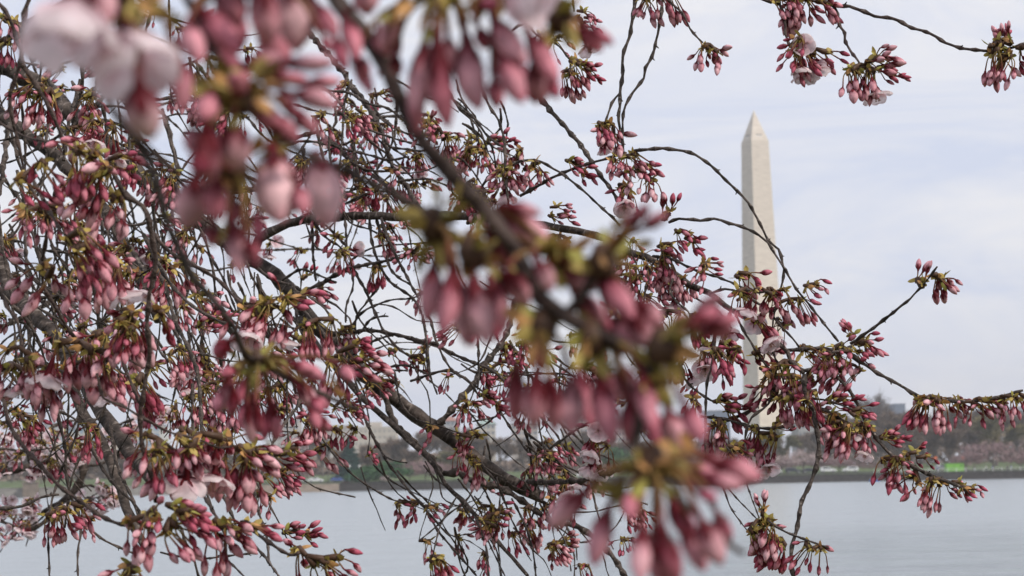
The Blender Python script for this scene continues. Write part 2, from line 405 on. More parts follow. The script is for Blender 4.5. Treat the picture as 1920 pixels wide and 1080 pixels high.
building(664, 744, 803, 1100, CREAM, CREAM, 'cream office block with rows of windows behind the conifer', 5, 9, extra=pent(.25, .62, 4, CREAM), glass=DULLG, wh=.42)
building(604, 662, 800, 1150, PINKW, PINKW, 'pinkish block just left of the cream office block', 5, 6, glass=DULLG)
building(498, 622, 826, 800, WHITEW, WHITEW, 'low white building seen through the bare trees at the left', 3, 12, ww=.5, glass=DULLG)
building(512, 560, 789, 1350, PINKW, SLATE, 'distant pale block on the skyline above the white building', 6, 5)
building(110, 205, 792, 900, CREAM, SLATE, 'cream building with slate roof and blue glazing, left one', 4, 8, roofh=3.5, ww=.6, wh=.7, glass=BLUEG)
building(214, 300, 800, 920, WHITEW, SLATE, 'white building with large blue glass windows at the far left', 5, 6, ww=.72, wh=.75, glass=BLUEG)
building(40, 102, 796, 1200, GREYW, SLATE, 'grey block on the wooded skyline at the far left', 5, 5)
building(1500, 1584, 771, 850, GREYW, REDR, 'grey building with red tiled roof behind the pink trees', 4, 12, roofh=6, ww=.4)
building(1667, 1682, 760, 1400, WHITEW, WHITEW, 'small white block on the skyline beside the blue block', 2, 2)
building(1683, 1703, 759, 1380, BLUEW, BLUEW, 'dark blue block on the skyline right of the white block', 2, 3)
building(1638, 1665, 765, 1420, GREYW, SLATE, 'low grey block on the skyline left of the white block', 2, 4)
building(1842, 1950, 763, 1000, GREYW, SLATE, 'long low building with slate blue roof at the right edge', 3, 14, roofh=3)
building(1056, 1130, 783, 1250, PINKW, PINKW, 'wide pale pinkish building behind the big buds', 5, 9)
building(1136, 1200, 790, 1200, WHITEW, SLATE, 'whitish building with slate roof behind the round evergreen', 4, 8, roofh=3)
building(1212, 1284, 797, 1050, GREYW, WHITEW, 'low grey and white building left of the obelisk', 3, 9)
building(1318, 1372, 772, 1300, BLUEW, SLATE, 'blue grey building close to the left foot of the obelisk', 4, 6)
building(830, 862, 780, 1200, GREYW, REDR, 'building with dark red roof behind the cut grey limb', 4, 4, roofh=4)
building(896, 930, 783, 1150, CREAM, COPPER, 'cream building with green copper roof on the skyline', 4, 4, roofh=5)
building(960, 1010, 796, 1150, PINKW, SLATE, 'pale block low on the skyline at the middle', 4, 5)

# ------------------------------------------------------------------ far trees
def limb_tree(mb, rng, H, spread, levels, r0, fork=3, tips=None):
    def rec(p, d, l, r, lv):
        q = p + d * l
        mid = p + d * l * .5 + Vector((rng.uniform(-1, 1), rng.uniform(-1, 1), rng.uniform(-.3, .3))) * l * .06
        tube(mb, [(p, r), (mid, r * .85), (q, r * .65)], 6 if lv > 2 else 4, cap=False)
        if lv == 0:
            if tips is not None: tips.append((q, d))
            return
        if tips is not None and lv <= 3: tips.append((q, d)); tips.append((mid, (d + Vector((rng.gauss(0, .6), rng.gauss(0, .6), 0))).normalized()))
        for k in range(fork + (1 if lv == levels else 0)):
            nd = d + Vector((rng.gauss(0, 1), rng.gauss(0, 1), rng.gauss(0, .6))) * spread
            nd.z += .18; nd.normalize(); rec(q, nd, l * rng.uniform(.62, .86), r * .6, lv - 1)
    rec(Vector((0, 0, -.3)), Vector((rng.uniform(-.05, .05), rng.uniform(-.05, .05), 1)).normalized(), H * .24, r0, levels)

def bare_tree(seed, c0, c1, H=18, spread=.45, ntw=20, tw=.085):
    rng = random.Random(seed); mb = MB(); tips = []
    limb_tree(mb, rng, H, spread, 4, H * .022, 3, tips)
    cr = MB()
    for q, d in tips:
        for k in range(ntw):
            nd = (d + Vector((rng.gauss(0, .6), rng.gauss(0, .6), rng.gauss(.1, .5)))).normalized()
            l = H * rng.uniform(.05, .12); s = nd.orthogonal().normalized() * tw * rng.uniform(.6, 1.3)
            s.rotate(Matrix.Rotation(rng.uniform(0, 6.28), 3, nd)); p0 = q - d * H * .05 * rng.random()
            f = rng.random(); c = tuple(a + (b - a) * f for a, b in zip(c0, c1))
            a, b_ = cr.vert(p0 - s, c), cr.vert(p0 + s, c); c_ = cr.vert(p0 + nd * l + s * .4, c); e_ = cr.vert(p0 + nd * l - s * .4, c); cr.face([a, b_, c_, e_])
    return mb, cr
def leaf_crown(rng, n, shape, c0, c1, size):
    cr = MB()
    k = 0
    while k < n:
        p, nrm = shape(rng)
        if p is None: continue
        k += 1
        s = size * rng.uniform(.5, 1.3); d = (nrm + Vector((rng.gauss(0, .6), rng.gauss(0, .6), rng.gauss(0, .6)))).normalized(); a = d.orthogonal().normalized() * s
        a.rotate(Matrix.Rotation(rng.uniform(0, 6.28), 3, d)); b_ = d.cross(a) * .6
        f = rng.random(); c = tuple(x + (y - x) * f for x, y in zip(c0, c1))
        cr.face([cr.vert(p - a, c), cr.vert(p - b_, c), cr.vert(p + a, c), cr.vert(p + b_, c)])
    return cr
def clumps(rng, n, rx, rz, z0, flat=1.0):
    cs = []
    for _ in range(n):
        a = rng.uniform(0, 6.28); r = rx * math.sqrt(rng.random()); h = z0 + rz * (rng.random() ** flat) * (1 - .55 * (r / rx) ** 2)
        cs.append((Vector((r * math.cos(a), r * math.sin(a), h)), rng.uniform(.55, 1.2)))
    return cs
def shape_clumps(cs, rad):
    def fn(rng):
        c, s = cs[rng.randrange(len(cs))]; v = Vector((rng.gauss(0, 1), rng.gauss(0, 1), rng.gauss(0, .75)))
        return c + v * rad * s * .5, v.normalized()
    return fn
def conifer_shape(H, W):
    def fn(rng):
        z = rng.random() ** 1.25; r = W * (1 - z) * (.55 + .45 * abs(math.sin(z * 30 + rng.uniform(-.5, .5)))) * math.sqrt(rng.uniform(.25, 1)); a = rng.uniform(0, 6.28)
        v = Vector((math.cos(a), math.sin(a), .25)); return Vector((r * v.x, r * v.y, H * (.06 + .94 * z) - r * .12)), v
    return fn
TRUNK = mat('far_bark', (.10, .085, .075), .9, noise_s=1.5, col2=(.16, .135, .12)); TRUNK_P = mat('pale_far_bark', (.21, .19, .17), .9, noise_s=1.5, col2=(.28, .26, .24))
LEAF = mat('far_foliage', vcol=True, rough=.9, spec=.1, noise_s=1.0)
PROTO = {}; NAT = {}
def proto(key, trunk, crown, tm=TRUNK): PROTO[key] = (trunk.mesh('trunk', tm), crown.mesh('crown', LEAF, False)); zs = sorted(v[2] for v in crown.v); NAT[key] = zs[int(len(zs) * .985)]
BR0, BR1 = (.10, .074, .055), (.29, .215, .16)
for i, (h, sp) in enumerate(((18, .42), (18, .5), (18, .36), (18, .55))): proto(('bare', i), *bare_tree(11 + i, BR0, BR1, h, sp))
proto(('bud', 0), *bare_tree(31, (.15, .125, .06), (.30, .255, .125), 18, .5, 24, .11)); proto(('bud', 1), *bare_tree(37, (.13, .125, .06), (.26, .235, .12), 18, .45, 24, .11))

def woodland():
    rg = random.Random(88); cr = MB()
    for k in range(21000):
        px = rg.uniform(-160, 2080); D = rg.uniform(660, 760); X = gx(px, D)
        top = 838 - 8 * math.sin(px * .011) - 10 * noise.noise(Vector((px * .03, 0, 0))) - 6 * noise.noise(Vector((px * .11, 5, 0)))
        if px > 1480: top -= min(1, (px - 1480) / 120) * 62
        elif px > 1040: top -= min(1, (px - 1040) / 60) * 22
        H = zat(px, top + 18, D) - 5; z = 4 + H * rg.random()
        c = mixc_((.12, .089, .068), (.26, .197, .155), rg.random()); s_ = rg.uniform(.8, 2.2)
        d = Vector((rg.gauss(0, 1), rg.gauss(0, 1), rg.gauss(0, 1))).normalized(); a = d.orthogonal().normalized() * s_; b_ = d.cross(a) * .55; p = Vector((X, D, z))
        cr.face([cr.vert(p - a, c), cr.vert(p - b_, c), cr.vert(p + a, c), cr.vert(p + b_, c)])
    tag(cr.build('woodland', LEAF, None, False), 'hazy brown wood closing the view behind the trees on the far shore', 'woodland', None, 'stuff')
def mixc_(a, b, f): return tuple(x + (y - x) * f for x, y in zip(a, b))
woodland()
t_, c_ = bare_tree(41, (.11, .09, .08), (.22, .19, .17), 18, .34, 8, .05); proto(('pale', 0), t_, c_, TRUNK_P)
def cherry_far(key, seed, c0, c1, n=2600, W=4.6, H=6.2):
    rng = random.Random(seed); tr = MB(); limb_tree(tr, rng, H * 1.05, .55, 3, .17, 3)
    proto(key, tr, leaf_crown(rng, n, shape_clumps(clumps(rng, 46, W, H * .62, H * .36), 1.35), c0, c1, .17))
cherry_far(('cherry', 0), 51, (.27, .175, .175), (.47, .35, .35)); cherry_far(('cherry', 1), 52, (.22, .14, .14), (.38, .265, .27)); cherry_far(('cherry', 2), 53, (.17, .105, .105), (.30, .20, .20))
cherry_far(('palecherry', 0), 54, (.36, .27, .26), (.56, .46, .45))
rng = random.Random(61); tr = MB(); tube(tr, [(Vector((0, 0, -.3)), .3), (Vector((0, 0, 12)), .05)], 8); proto(('conifer', 0), tr, leaf_crown(rng, 5200, conifer_shape(13.5, 4.4), (.013, .036, .028), (.032, .075, .056), .33))
for i in range(2):
    rng = random.Random(71 + i); tr = MB(); limb_tree(tr, rng, 7, .5, 2, .16, 3)
    proto(('bush', i), tr, leaf_crown(rng, 3400, shape_clumps(clumps(rng, 40, 3.6, 4.6, .9), 1.3), (.028, .085, .03), (.07, .16, .055), .26))
rng = random.Random(77); tr = MB(); limb_tree(tr, rng, 4, .5, 2, .1, 3); proto(('scrub', 0), tr, leaf_crown(rng, 1500, shape_clumps(clumps(rng, 24, 3.2, 1.9, .3), 1.0), (.045, .03, .03), (.09, .065, .06), .2))
trng = random.Random(5)
def ground_z(D):
    for (a, za), (b, zb) in zip(rows, rows[1:]):
        if a <= D <= b: return za + (zb - za) * (D - a) / (b - a)
    return 2.0
def far_tree(key, X, ytop, D, name, label, group=None, natural=None, sx=1.0):
    tm, cm = PROTO[key]; z = ground_z(D); H = zat(X, ytop, D) - z
    nat = natural or NAT[key]
    e = empty(name, (gx(X, D), D, z), label, 'tree', group, trng.uniform(0, 6.28)); s = H / nat; e.scale = (s * sx, s * sx, s)
    link('trunk', tm, e); link('crown', cm, e); return e
def row(items, label, group, kind='bare'):
    for X, yt, D in items: far_tree((kind, trng.randrange(4)), X + trng.uniform(-5, 5), yt + trng.uniform(-3, 3), D + trng.uniform(-15, 15), 'bare_tree', label, group, sx=trng.uniform(.95, 1.25))
row([(1545, 800, 640), (1585, 790, 650), (1615, 782, 640), (1655, 780, 620), (1690, 776, 640), (1725, 772, 610), (1758, 770, 640), (1790, 774, 600), (1822, 772, 640), (1905, 776, 640), (1945, 774, 620), (1705, 800, 560), (1745, 805, 555), (1640, 805, 560), (1785, 805, 560), (1840, 800, 600), (1670, 815, 545), (1725, 818, 540), (1570, 818, 560), (1610, 815, 560)],
    'bare grey brown tree in the thick belt behind the green hut', 'bare trees right of the obelisk on the far shore')
row([(1075, 818, 620), (1105, 812, 600), (1140, 816, 640), (1178, 826, 620), (1215, 830, 600), (1252, 828, 620), (1290, 826, 600), (1330, 820, 620), (1368, 824, 600), (1405, 822, 620), (1440, 814, 600), (1510, 818, 620), (1120, 840, 545), (1200, 842, 550), (1270, 842, 550), (1345, 842, 545), (1400, 845, 550)],
    'bare grey tree in the belt between the cut limb and the obelisk', 'bare trees left of the obelisk on the far shore')
row([(755, 822, 600), (790, 812, 620), (825, 806, 640), (860, 808, 600), (900, 816, 620), (940, 820, 600), (985, 822, 620), (1030, 824, 600), (770, 845, 540), (850, 842, 545), (920, 845, 545), (1000, 845, 550)],
    'bare hazy tree behind the pink tree and the grey limb', 'bare trees at the middle of the far shore')
row([(500, 838, 600), (535, 842, 620), (605, 826, 600), (690, 836, 580), (722, 832, 600), (640, 842, 620), (520, 858, 540), (560, 856, 560), (700, 852, 540)],
    'bare brown tree beside the conifer in front of the white building', 'bare trees around the conifer')
row([(-20, 852, 560), (20, 846, 600), (55, 842, 580), (95, 850, 560), (140, 862, 540), (185, 860, 560), (235, 858, 540), (280, 852, 560), (325, 846, 580), (370, 842, 560), (410, 840, 600), (450, 838, 580), (75, 866, 520), (160, 868, 520), (260, 866, 520), (340, 864, 520), (425, 862, 520)],
    'bare dark tree above the pale stone wall at the left', 'bare trees above the pale stone wall')
far_tree(('pale', 0), 1637, 742, 700, 'bare_tree', 'tall thin pale bare tree standing above the others', None)
far_tree(('pale', 0), 578, 806, 560, 'bare_tree', 'forked pale trunked bare tree in front of the white building', None, sx=1.1)
far_tree(('bud', 0), 1868, 776, 530, 'budding_tree', 'wide yellowish budding tree above the big pink tree', None, sx=1.35)
far_tree(('bud', 1), 1468, 806, 560, 'budding_tree', 'olive budding tree just right of the obelisk', None, sx=1.1)
far_tree(('bud', 1), 832, 848, 520, 'budding_tree', 'low greenish budding tree behind the grey limb', None, sx=1.2)
far_tree(('conifer', 0), 655, 819, 500, 'conifer', 'tall dark conifer in front of the cream office block', None, sx=1.4)
far_tree(('bush', 0), 672, 882, 470, 'evergreen_bush', 'dark green bush at the foot of the conifer', None, sx=1.5)
far_tree(('bush', 1), 718, 868, 472, 'evergreen_bush', 'largest round green evergreen at the edge of the water', None, sx=1.75)
far_tree(('scrub', 0), 650, 902, 458, 'shrub', 'low purplish bare shrub by the beige bank', None, sx=1.2)
far_tree(('bush', 0), 1157, 842, 560, 'evergreen_tree', 'rounded dark evergreen behind the big buds', None, sx=1.1)
far_tree(('cherry', 1), 1862, 830, 478, 'pink_cherry', 'broadest dull pink tree at the right behind the railing', None, sx=1.35)
far_tree(('cherry', 1), 1812, 852, 474, 'pink_cherry', 'smaller dull pink tree touching the left of the broadest one', None, sx=1.2)
far_tree(('cherry', 2), 1915, 846, 484, 'pink_cherry', 'dull pink tree cut off by the right edge', None, sx=1.2)
far_tree(('palecherry', 0), 1506, 845, 492, 'pink_cherry', 'palest and tallest blossoming tree of the pink row', None, sx=1.5)
for X, yt, k in ((1436, 862, 1), (1466, 860, 0), (1545, 860, 1), (1574, 858, 1), (1604, 864, 2), (1634, 866, 2), (1664, 870, 2), (1695, 872, 2)):
    far_tree(('cherry', k), X, yt, 494 + trng.uniform(-4, 4), 'pink_cherry', 'pink tree in the row behind the white cars', 'pink trees behind the white cars', sx=1.25)
for X, yt, k in ((1070, 876, 2), (1105, 880, 2), (1140, 872, 1), (1178, 868, 1), (1215, 876, 2), (1250, 872, 2), (1290, 874, 1), (1330, 878, 2), (1368, 872, 1), (1402, 874, 2), (1040, 880, 2)):
    far_tree(('cherry', k), X, yt, 490 + trng.uniform(-5, 5), 'pink_cherry', 'dull pink tree low on the shore behind the blurred buds', 'pink trees left of the obelisk', sx=1.3)
for X, yt, k in ((768, 872, 2), (798, 866, 1), (832, 870, 2), (866, 876, 2), (905, 878, 2)):
    far_tree(('cherry', k), X, yt, 484 + trng.uniform(-4, 4), 'pink_cherry', 'reddish pink tree on the grass right of the evergreens', 'pink trees right of the evergreens', sx=1.25)
far_tree(('palecherry', 0), 722, 891, 460, 'pink_cherry', 'small pale pink tree in front of the round evergreen', None, sx=.9)
for X, yt in ((492, 876), (530, 880), (560, 878)): far_tree(('cherry', 2), X, yt, 505, 'pink_cherry', 'small reddish tree behind the parked cars at the left', 'small reddish trees at the left', sx=1.2)

# ------------------------------------------------------------------ cars, hut, signs, people, boat on the far shore
RUB = mat('tyre', (.02, .02, .02), .8); GL = mat('car_glass', (.03, .035, .04), .15, spec=.6)
def car(X, D, z, m, label, suv=True, flip=1, group='cars parked along the far shore'):
    e = empty('parked_car', (gx(X, D), D, z), label, 'car', group); e.scale = (flip, 1, 1)
    if suv: prof = [(-2.3, .45), (-2.35, .95), (-2.25, 1.1), (-2.0, 1.66), (.35, 1.7), (1.05, 1.12), (2.1, .98), (2.35, .8), (2.35, .42)]
    else: prof = [(-2.3, .4), (-2.35, .9), (-1.7, 1.02), (-1.1, 1.42), (.3, 1.45), (1.0, 1.0), (2.15, .85), (2.35, .7), (2.35, .38)]
    b = MB(); n = len(prof); ring = []
    for y, k in ((-.9, .93), (-.82, 1.0), (.82, 1.0), (.9, .93)):
        ring.append([b.vert((px * (.98 if k < 1 else 1), y * (1 if pz < 1.15 else .86), .4 + (pz - .4) * k)) for px, pz in prof])
    for a, c in zip(ring, ring[1:]):
        for i in range(n): j = (i + 1) % n; b.face([a[i], a[j], c[j], c[i]])
    b.face(ring[0][::-1]); b.face(ring[-1]); b.build('body', m, e, False)
    zt = 1.58 if suv else 1.36; xr = -1.85 if suv else -1.05
    for s in (-1, 1):
        b = MB(); v = [b.vert((x, s * yy, z_)) for x, z_, yy in ((xr, 1.12 if suv else 1.03, .915), (.85 if suv else .8, 1.12 if suv else 1.03, .915), (.28, zt, .83), (xr + .2, zt, .83))]; b.face(v); o = b.build('window', GL, e, False)
        sol = o.modifiers.new('Solidify', 'SOLIDIFY'); sol.thickness = .03; sol.offset = 0
    for wx in (-1.45, 1.45):
        for s in (-1, 1):
            b = MB(); tube(b, [(Vector((wx, s * .72, .34)), .34), (Vector((wx, s * .93, .34)), .34)], 14); o = b.build('wheel', RUB, e, False)
            b = MB(); tube(b, [(Vector((wx, s * .90, .34)), .19), (Vector((wx, s * .945, .34)), .17)], 10); b.build('rim', PAINTW, o, False)
    return e
CW = mat('white_car_paint', (.72, .73, .74), .3, spec=.5); CD = mat('dark_car_paint', (.03, .035, .05), .3, spec=.5); CG = mat('grey_car_paint', (.30, .31, .33), .3, spec=.5); CB = mat('blue_car_paint', (.04, .09, .30), .3, spec=.5)
car(1553, 483, 2.63, CW, 'white car parked left of the other white one below the pink trees', True)
car(1594, 483, 2.63, CW, 'white estate car parked nearest the blue boat', True, -1)
car(1487, 485, 2.63, CD, 'dark car under the palest blossoming tree', True)
car(1518, 486, 2.63, CD, 'dark low car between the dark one and the hanging twig', False)
car(1451, 485, 2.63, CW, 'white car half hidden close to the obelisk', False)
car(1432, 487, 2.63, CG, 'grey car farthest left of the obelisk row', True)
car(592, 486, 2.63, CW, 'white car beside the twin globe lamp at the left', False)
car(562, 486, 2.63, CG, 'grey car at the left of the white one', False); car(634, 486, 2.63, CB, 'blue car between the lamp and the conifer', False)
car(528, 486, 2.63, CG, 'silver car at the far left end of the parked row', True)
car(1768, 486, 2.63, CG, 'grey car parked against the left side of the green hut', True)
car(1095, 486, 2.63, CW, 'white car under the dull pink trees behind the blurred buds', False)
# bright green hut
hx = gx(1791, 470)
h_ = empty('green_hut', (hx, 470, 2.15), 'bright green box shaped hut on the far shore', 'hut')
LIME = mat('lime_panel', (.17, .42, .06), .6, noise_s=.9, col2=(.22, .50, .085))
b = MB(); b.box(-2.55, 0, .15, 2.55, 2.2, 2.35); b.build('wall', LIME, h_, False)
b = MB(); b.box(-2.62, -.07, 2.354, 2.62, 2.27, 2.45); b.build('roof', LIME, h_, False)
b = MB(); b.box(-.35, -.03, .2, -.3, -.002, 2.25); b.build('panel_seam', DARKP, h_, False)
b = MB(); b.box(1.6, -.04, 1.7, 2.1, -.002, 2.0); b.build('vent', DARKP, h_, False)
b = MB(); b.box(-1.4, -.03, .85, -.7, -.002, 1.0); b.build('handle', DARKP, h_, False)
for sx in (-2, 2): b = MB(); b.box(sx - .3, .3, 0, sx + .3, 1.9, .15); b.build('foot', DARKP, h_, False)
ORANGE = mat('orange_sign', (.75, .16, .05), .5)
for X, lab in ((1755, 'orange warning sign on a post left of the green hut'), (1806, 'orange warning sign on a post behind the green hut')):
    e = empty('warning_sign', (gx(X, 500), 500, ground_z(500)), lab, 'sign', 'orange signs on the far shore')
    b = MB(); tube(b, [(Vector((0, 0, 0)), .05), (Vector((0, 0, 3.6)), .05)], 6); b.build('post', DARKP, e)
    b = MB(); k = [b.vert((dx, y, 3.6 + dz)) for y in (-.1, -.06) for dx, dz in ((0, -.6), (.6, 0), (0, .6), (-.6, 0))]; b.face(k[:4]); b.face(k[4:][::-1])
    for i in range(4): j = (i + 1) % 4; b.face([k[j], k[i], k[4 + i], k[4 + j]])
    b.build('sign_board', ORANGE, e, False)
e = empty('notice_board', (gx(1761, 464), 464, 2.1), 'small white notice on a post near the green hut', 'sign')
b = MB(); tube(b, [(Vector((0, 0, 0)), .05), (Vector((0, 0, 2.6)), .05)], 6); b.build('post', DARKP, e)
b = MB(); b.box(-.3, -.1, 1.7, .3, -.055, 2.7); b.build('board', PAINTW, e, False)
SKIN = mat('skin', (.45, .27, .20), .6); HAIR = mat('hair', (.03, .02, .015), .6)
def person(x, y, z, jm, tm, label, seat=False, group=None, rz=0):
    e = empty('person', (x, y, z), label, 'person', group, rz)
    me = bpy.data.meshes.new('body')
    if seat: V = [(0, 0, .5), (0, 0, .75), (0, 0, 1.0), (0, 0, 1.14), (0, -.02, 1.33), (.2, 0, 1.0), (.27, -.12, .78), (.2, -.38, .75), (-.2, 0, 1.0), (-.27, -.12, .78), (-.2, -.38, .75), (.1, -.02, .48), (.11, -.45, .5), (.11, -.5, .1), (-.1, -.02, .48), (-.11, -.45, .5), (-.11, -.5, .1)]
    else: V = [(0, 0, .95), (0, 0, 1.2), (0, 0, 1.42), (0, -.01, 1.53), (0, -.03, 1.7), (.2, 0, 1.42), (.25, .03, 1.15), (.24, -.06, .9), (-.2, 0, 1.42), (-.25, -.03, 1.15), (-.24, -.1, .92), (.1, 0, .9), (.11, -.06, .5), (.11, .05, .04), (-.1, 0, .9), (-.11, .02, .5), (-.11, .14, .04)]
    E = [(0, 1), (1, 2), (2, 3), (3, 4), (2, 5), (5, 6), (6, 7), (2, 8), (8, 9), (9, 10), (0, 11), (11, 12), (12, 13), (0, 14), (14, 15), (15, 16)]
    me.from_pydata(V, E, []); me.materials.append(SKIN); o = link('body', me, e)
    sk = o.modifiers.new('Skin', 'SKIN'); rad = [.14, .13, .14, .06, .11, .065, .05, .04, .065, .05, .04, .09, .065, .05, .09, .065, .05]
    for v, r in zip(me.skin_vertices[0].data, rad): v.radius = (r, r)
    me.skin_vertices[0].data[0].use_root = True; o.modifiers.new('Subd', 'SUBSURF').levels = 1
    vv = [Vector(q) for q in V]
    b = MB(); tube(b, [(vv[0], .18), (vv[1], .175), ((vv[1] + vv[2]) / 2, .19), (vv[2], .16), (vv[3], .07)], 10)
    for q in (5, 8): tube(b, [(vv[q] * .9 + vv[2] * .1, .085), (vv[q + 1], .07), (vv[q + 2] * .9 + vv[q + 1] * .1, .055)], 8)
    b.build('jacket', jm, e)
    b = MB()
    for q in (11, 14): tube(b, [(vv[q] + Vector((0, 0, .08)), .115), (vv[q + 1], .085), (vv[q + 2], .07)], 8)
    b.build('trousers', tm, e)
    b = MB(); h = vv[4]; tube(b, [(h + Vector((0, .03, -.06)), .1), (h + Vector((0, .03, .04)), .122), (h + Vector((0, .02, .12)), .08), (h + Vector((0, .02, .15)), .01)], 10); b.build('hair', HAIR, e)
    return e
JB = mat('blue_jacket', (.04, .10, .32), .7); JD = mat('dark_jacket', (.03, .03, .04), .7); JW = mat('white_jacket', (.6, .6, .6), .7); JO = mat('orange_vest', (.75, .15, .05), .6); JR = mat('red_jacket', (.4, .05, .05), .7)
for X, jm, lab in ((1657, JD, 'person in dark clothes on the path right of the white cars'), (1827, JD, 'person in dark jacket walking just right of the green hut'), (1849, JW, 'person in a white jacket under the broadest pink tree'), (1861, JB, 'person in blue jacket beside the one in white'),
                   (1889, JD, 'person in dark coat behind the railing near the right'), (1896, JB, 'person in blue jacket farthest right behind the railing'), (1758, JB, 'person in blue jacket left of the green hut')):
    person(gx(X, 455.5), 455.5, 2.08, jm, JD, lab, rz=trng.uniform(0, 6.28))
bx_ = gx(1639, 438)
bt = empty('pedal_boat', (bx_, 438, 0), 'small blue pedal boat on the water near the dark wall', 'boat', None, R(15))
b = MB(); rg = []
for s, wd, zl in ((-1.5, .55, .25), (-1.3, .8, -.1), (0, .85, -.12), (1.1, .75, -.08), (1.6, .3, .3)):
    rg.append([b.vert((s, -wd, .45)), b.vert((s, -wd * .7, zl)), b.vert((s, wd * .7, zl)), b.vert((s, wd, .45))])
for a, c in zip(rg, rg[1:]):
    for i in range(4): j = (i + 1) % 4; b.face([a[i], c[i], c[j], a[j]])
b.face(rg[0]); b.face(rg[-1][::-1]); b.build('hull', mat('blue_hull', (.03, .11, .42), .35, spec=.5), bt, False)
for sy in (-.4, .4): b = MB(); b.box(-.75, sy - .28, .455, -.3, sy + .28, .6); b.box(-.9, sy - .28, .455, -.76, sy + .28, 1.0); b.build('seat', PAINTW, bt, False)
for sy, jm, lab in ((-.4, JO, 'person in orange life vest on the near seat of the blue boat'), (.4, JR, 'person in red on the far seat of the blue boat')):
    v = Matrix.Rotation(R(15), 3, 'Z') @ Vector((-.5, sy, .2)); person(bx_ + v.x, 438 + v.y, v.z, jm, JD, lab, True, rz=R(105))
# ------------------------------------------------------------------ blossom pieces
def hsh(a, b): return tuple(x + (y - x) * b[1] for x, y in zip(a, b[0]))
def mixc(a, b, f): return tuple(x + (y - x) * f for x, y in zip(a, b))
ROSE, MID, PALE, TIP = (.235, .019, .045), (.52, .105, .165), (.92, .56, .60), (.50, .11, .17)
CALYX, GREEN, OLIVE, OCHRE, BROWN = (.15, .014, .022), (.37, .34, .085), (.46, .35, .10), (.54, .29, .11), (.10, .055, .035)
WHITE = (.86, .74, .76)
PROF = [(.0, .026), (.04, .055), (.11, .068), (.19, .082), (.28, .118), (.38, .158), (.50, .178), (.63, .176), (.75, .152), (.86, .108), (.94, .060), (1.0, .012)]
def bud(mb, p, tip, width, rng, sides=10, pale=.5, hi=False):
    """one flower bud from the top of its calyx p to its tip"""
    ax = tip - p; ln = ax.length; z = ax.normalized(); x = z.orthogonal().normalized()
    x.rotate(Matrix.Rotation(rng.uniform(0, 6.28), 3, z)); y = z.cross(x); ws = width / (.356 * ln)
    b0 = len(mb.v); tw = rng.choice((-1, 1)) * rng.uniform(1.5, 3.2); lobes = 5 if hi else 3; ph = rng.uniform(0, 6.28)
    bend = rng.uniform(-.05, .05); vein = [rng.uniform(.80, 1.16) for _ in range(sides)]
    prof = PROF
    if hi:
        prof = []
        for (t0, r0), (t1, r1) in zip(PROF, PROF[1:]): prof += [(t0, r0), ((t0 + t1) / 2, (r0 + r1) / 2 * 1.01)]
        prof.append(PROF[-1])
    for t, r in prof:
        pet = max(0, min(1, (t - .24) / .08))
        for k in range(sides):
            a = 2 * math.pi * k / sides
            s = ((a * lobes / 6.283 + tw * t * .6 + ph) % 1.0)
            rr = r * ln * (ws if t > .25 else ws * .5 + .5) * (1 + pet * (.10 if hi else .07) * (s - .5))
            q = p + z * (t * ln) + rr * (math.cos(a) * x + math.sin(a) * y) + x * bend * ln * math.sin(t * 3.1)
            if t < .24: c = mixc(CALYX, ROSE, .3 * t)
            else:
                g = min(1, (t - .24) / .40); c = mixc(ROSE, mixc(MID, PALE, pale), g)
                c = mixc(c, PALE, .40 * pale * g * s); c = mixc(c, ROSE, .55 * max(0, 1 - s * 6) * (1 - .4 * g))
                if t > .84: c = mixc(c, TIP, .55 * (t - .84) / .16)
            mb.vert(q, tuple(v_ * vein[k] for v_ in c))
    n = len(prof)
    for i in range(n - 1):
        for k in range(sides):
            k2 = (k + 1) % sides; mb.face([b0 + i * sides + k, b0 + i * sides + k2, b0 + (i + 1) * sides + k2, b0 + (i + 1) * sides + k])
    mb.face([b0 + (n - 1) * sides + k for k in range(sides)])
    for k in range(5):                      # sepals
        a = 6.283 * k / 5 + ph; pts = []
        for t, wd, off in ((.19, .035, .010), (.29, .062, .011), (.39, .046, .010), (.49, .004, .018)):
            rad = 0
            for (t0, r0), (t1, r1) in zip(PROF, PROF[1:]):
                if t0 <= t <= t1: rad = r0 + (r1 - r0) * (t - t0) / (t1 - t0)
            rr = (rad * (ws if t > .25 else ws * .5 + .5) * 1.05 + off) * ln
            m_ = math.cos(a) * x + math.sin(a) * y; s_ = -math.sin(a) * x + math.cos(a) * y
            c = mixc(CALYX, ROSE, .4) if t > .5 else CALYX
            o_ = p + z * t * ln + x * bend * ln * math.sin(t * 3.1)
            pts.append((mb.vert(o_ + m_ * rr - s_ * wd * ln * ws, c), mb.vert(o_ + m_ * (rr + .012 * ln), c), mb.vert(o_ + m_ * rr + s_ * wd * ln * ws, c)))
        for (a0, a1, a2), (c0, c1, c2) in zip(pts, pts[1:]): mb.face([a0, a1, c1, c0]); mb.face([a1, a2, c2, c1])
def stalk(mb, p, q, r, rng, c0=GREEN, c1=(.30, .20, .06), out_dir=None, sides=5):
    d = (q - p).length; m = (p + q) / 2 + (out_dir or Vector((0, 0, 1))) * d * .16
    pr = catmull([(p, r * 1.15), (m, r), (q, r * 1.3)], d / 7)
    tube(mb, pr, sides, False, cols=[mixc(c0, c1, i / max(1, len(pr) - 1)) for i in range(len(pr))])
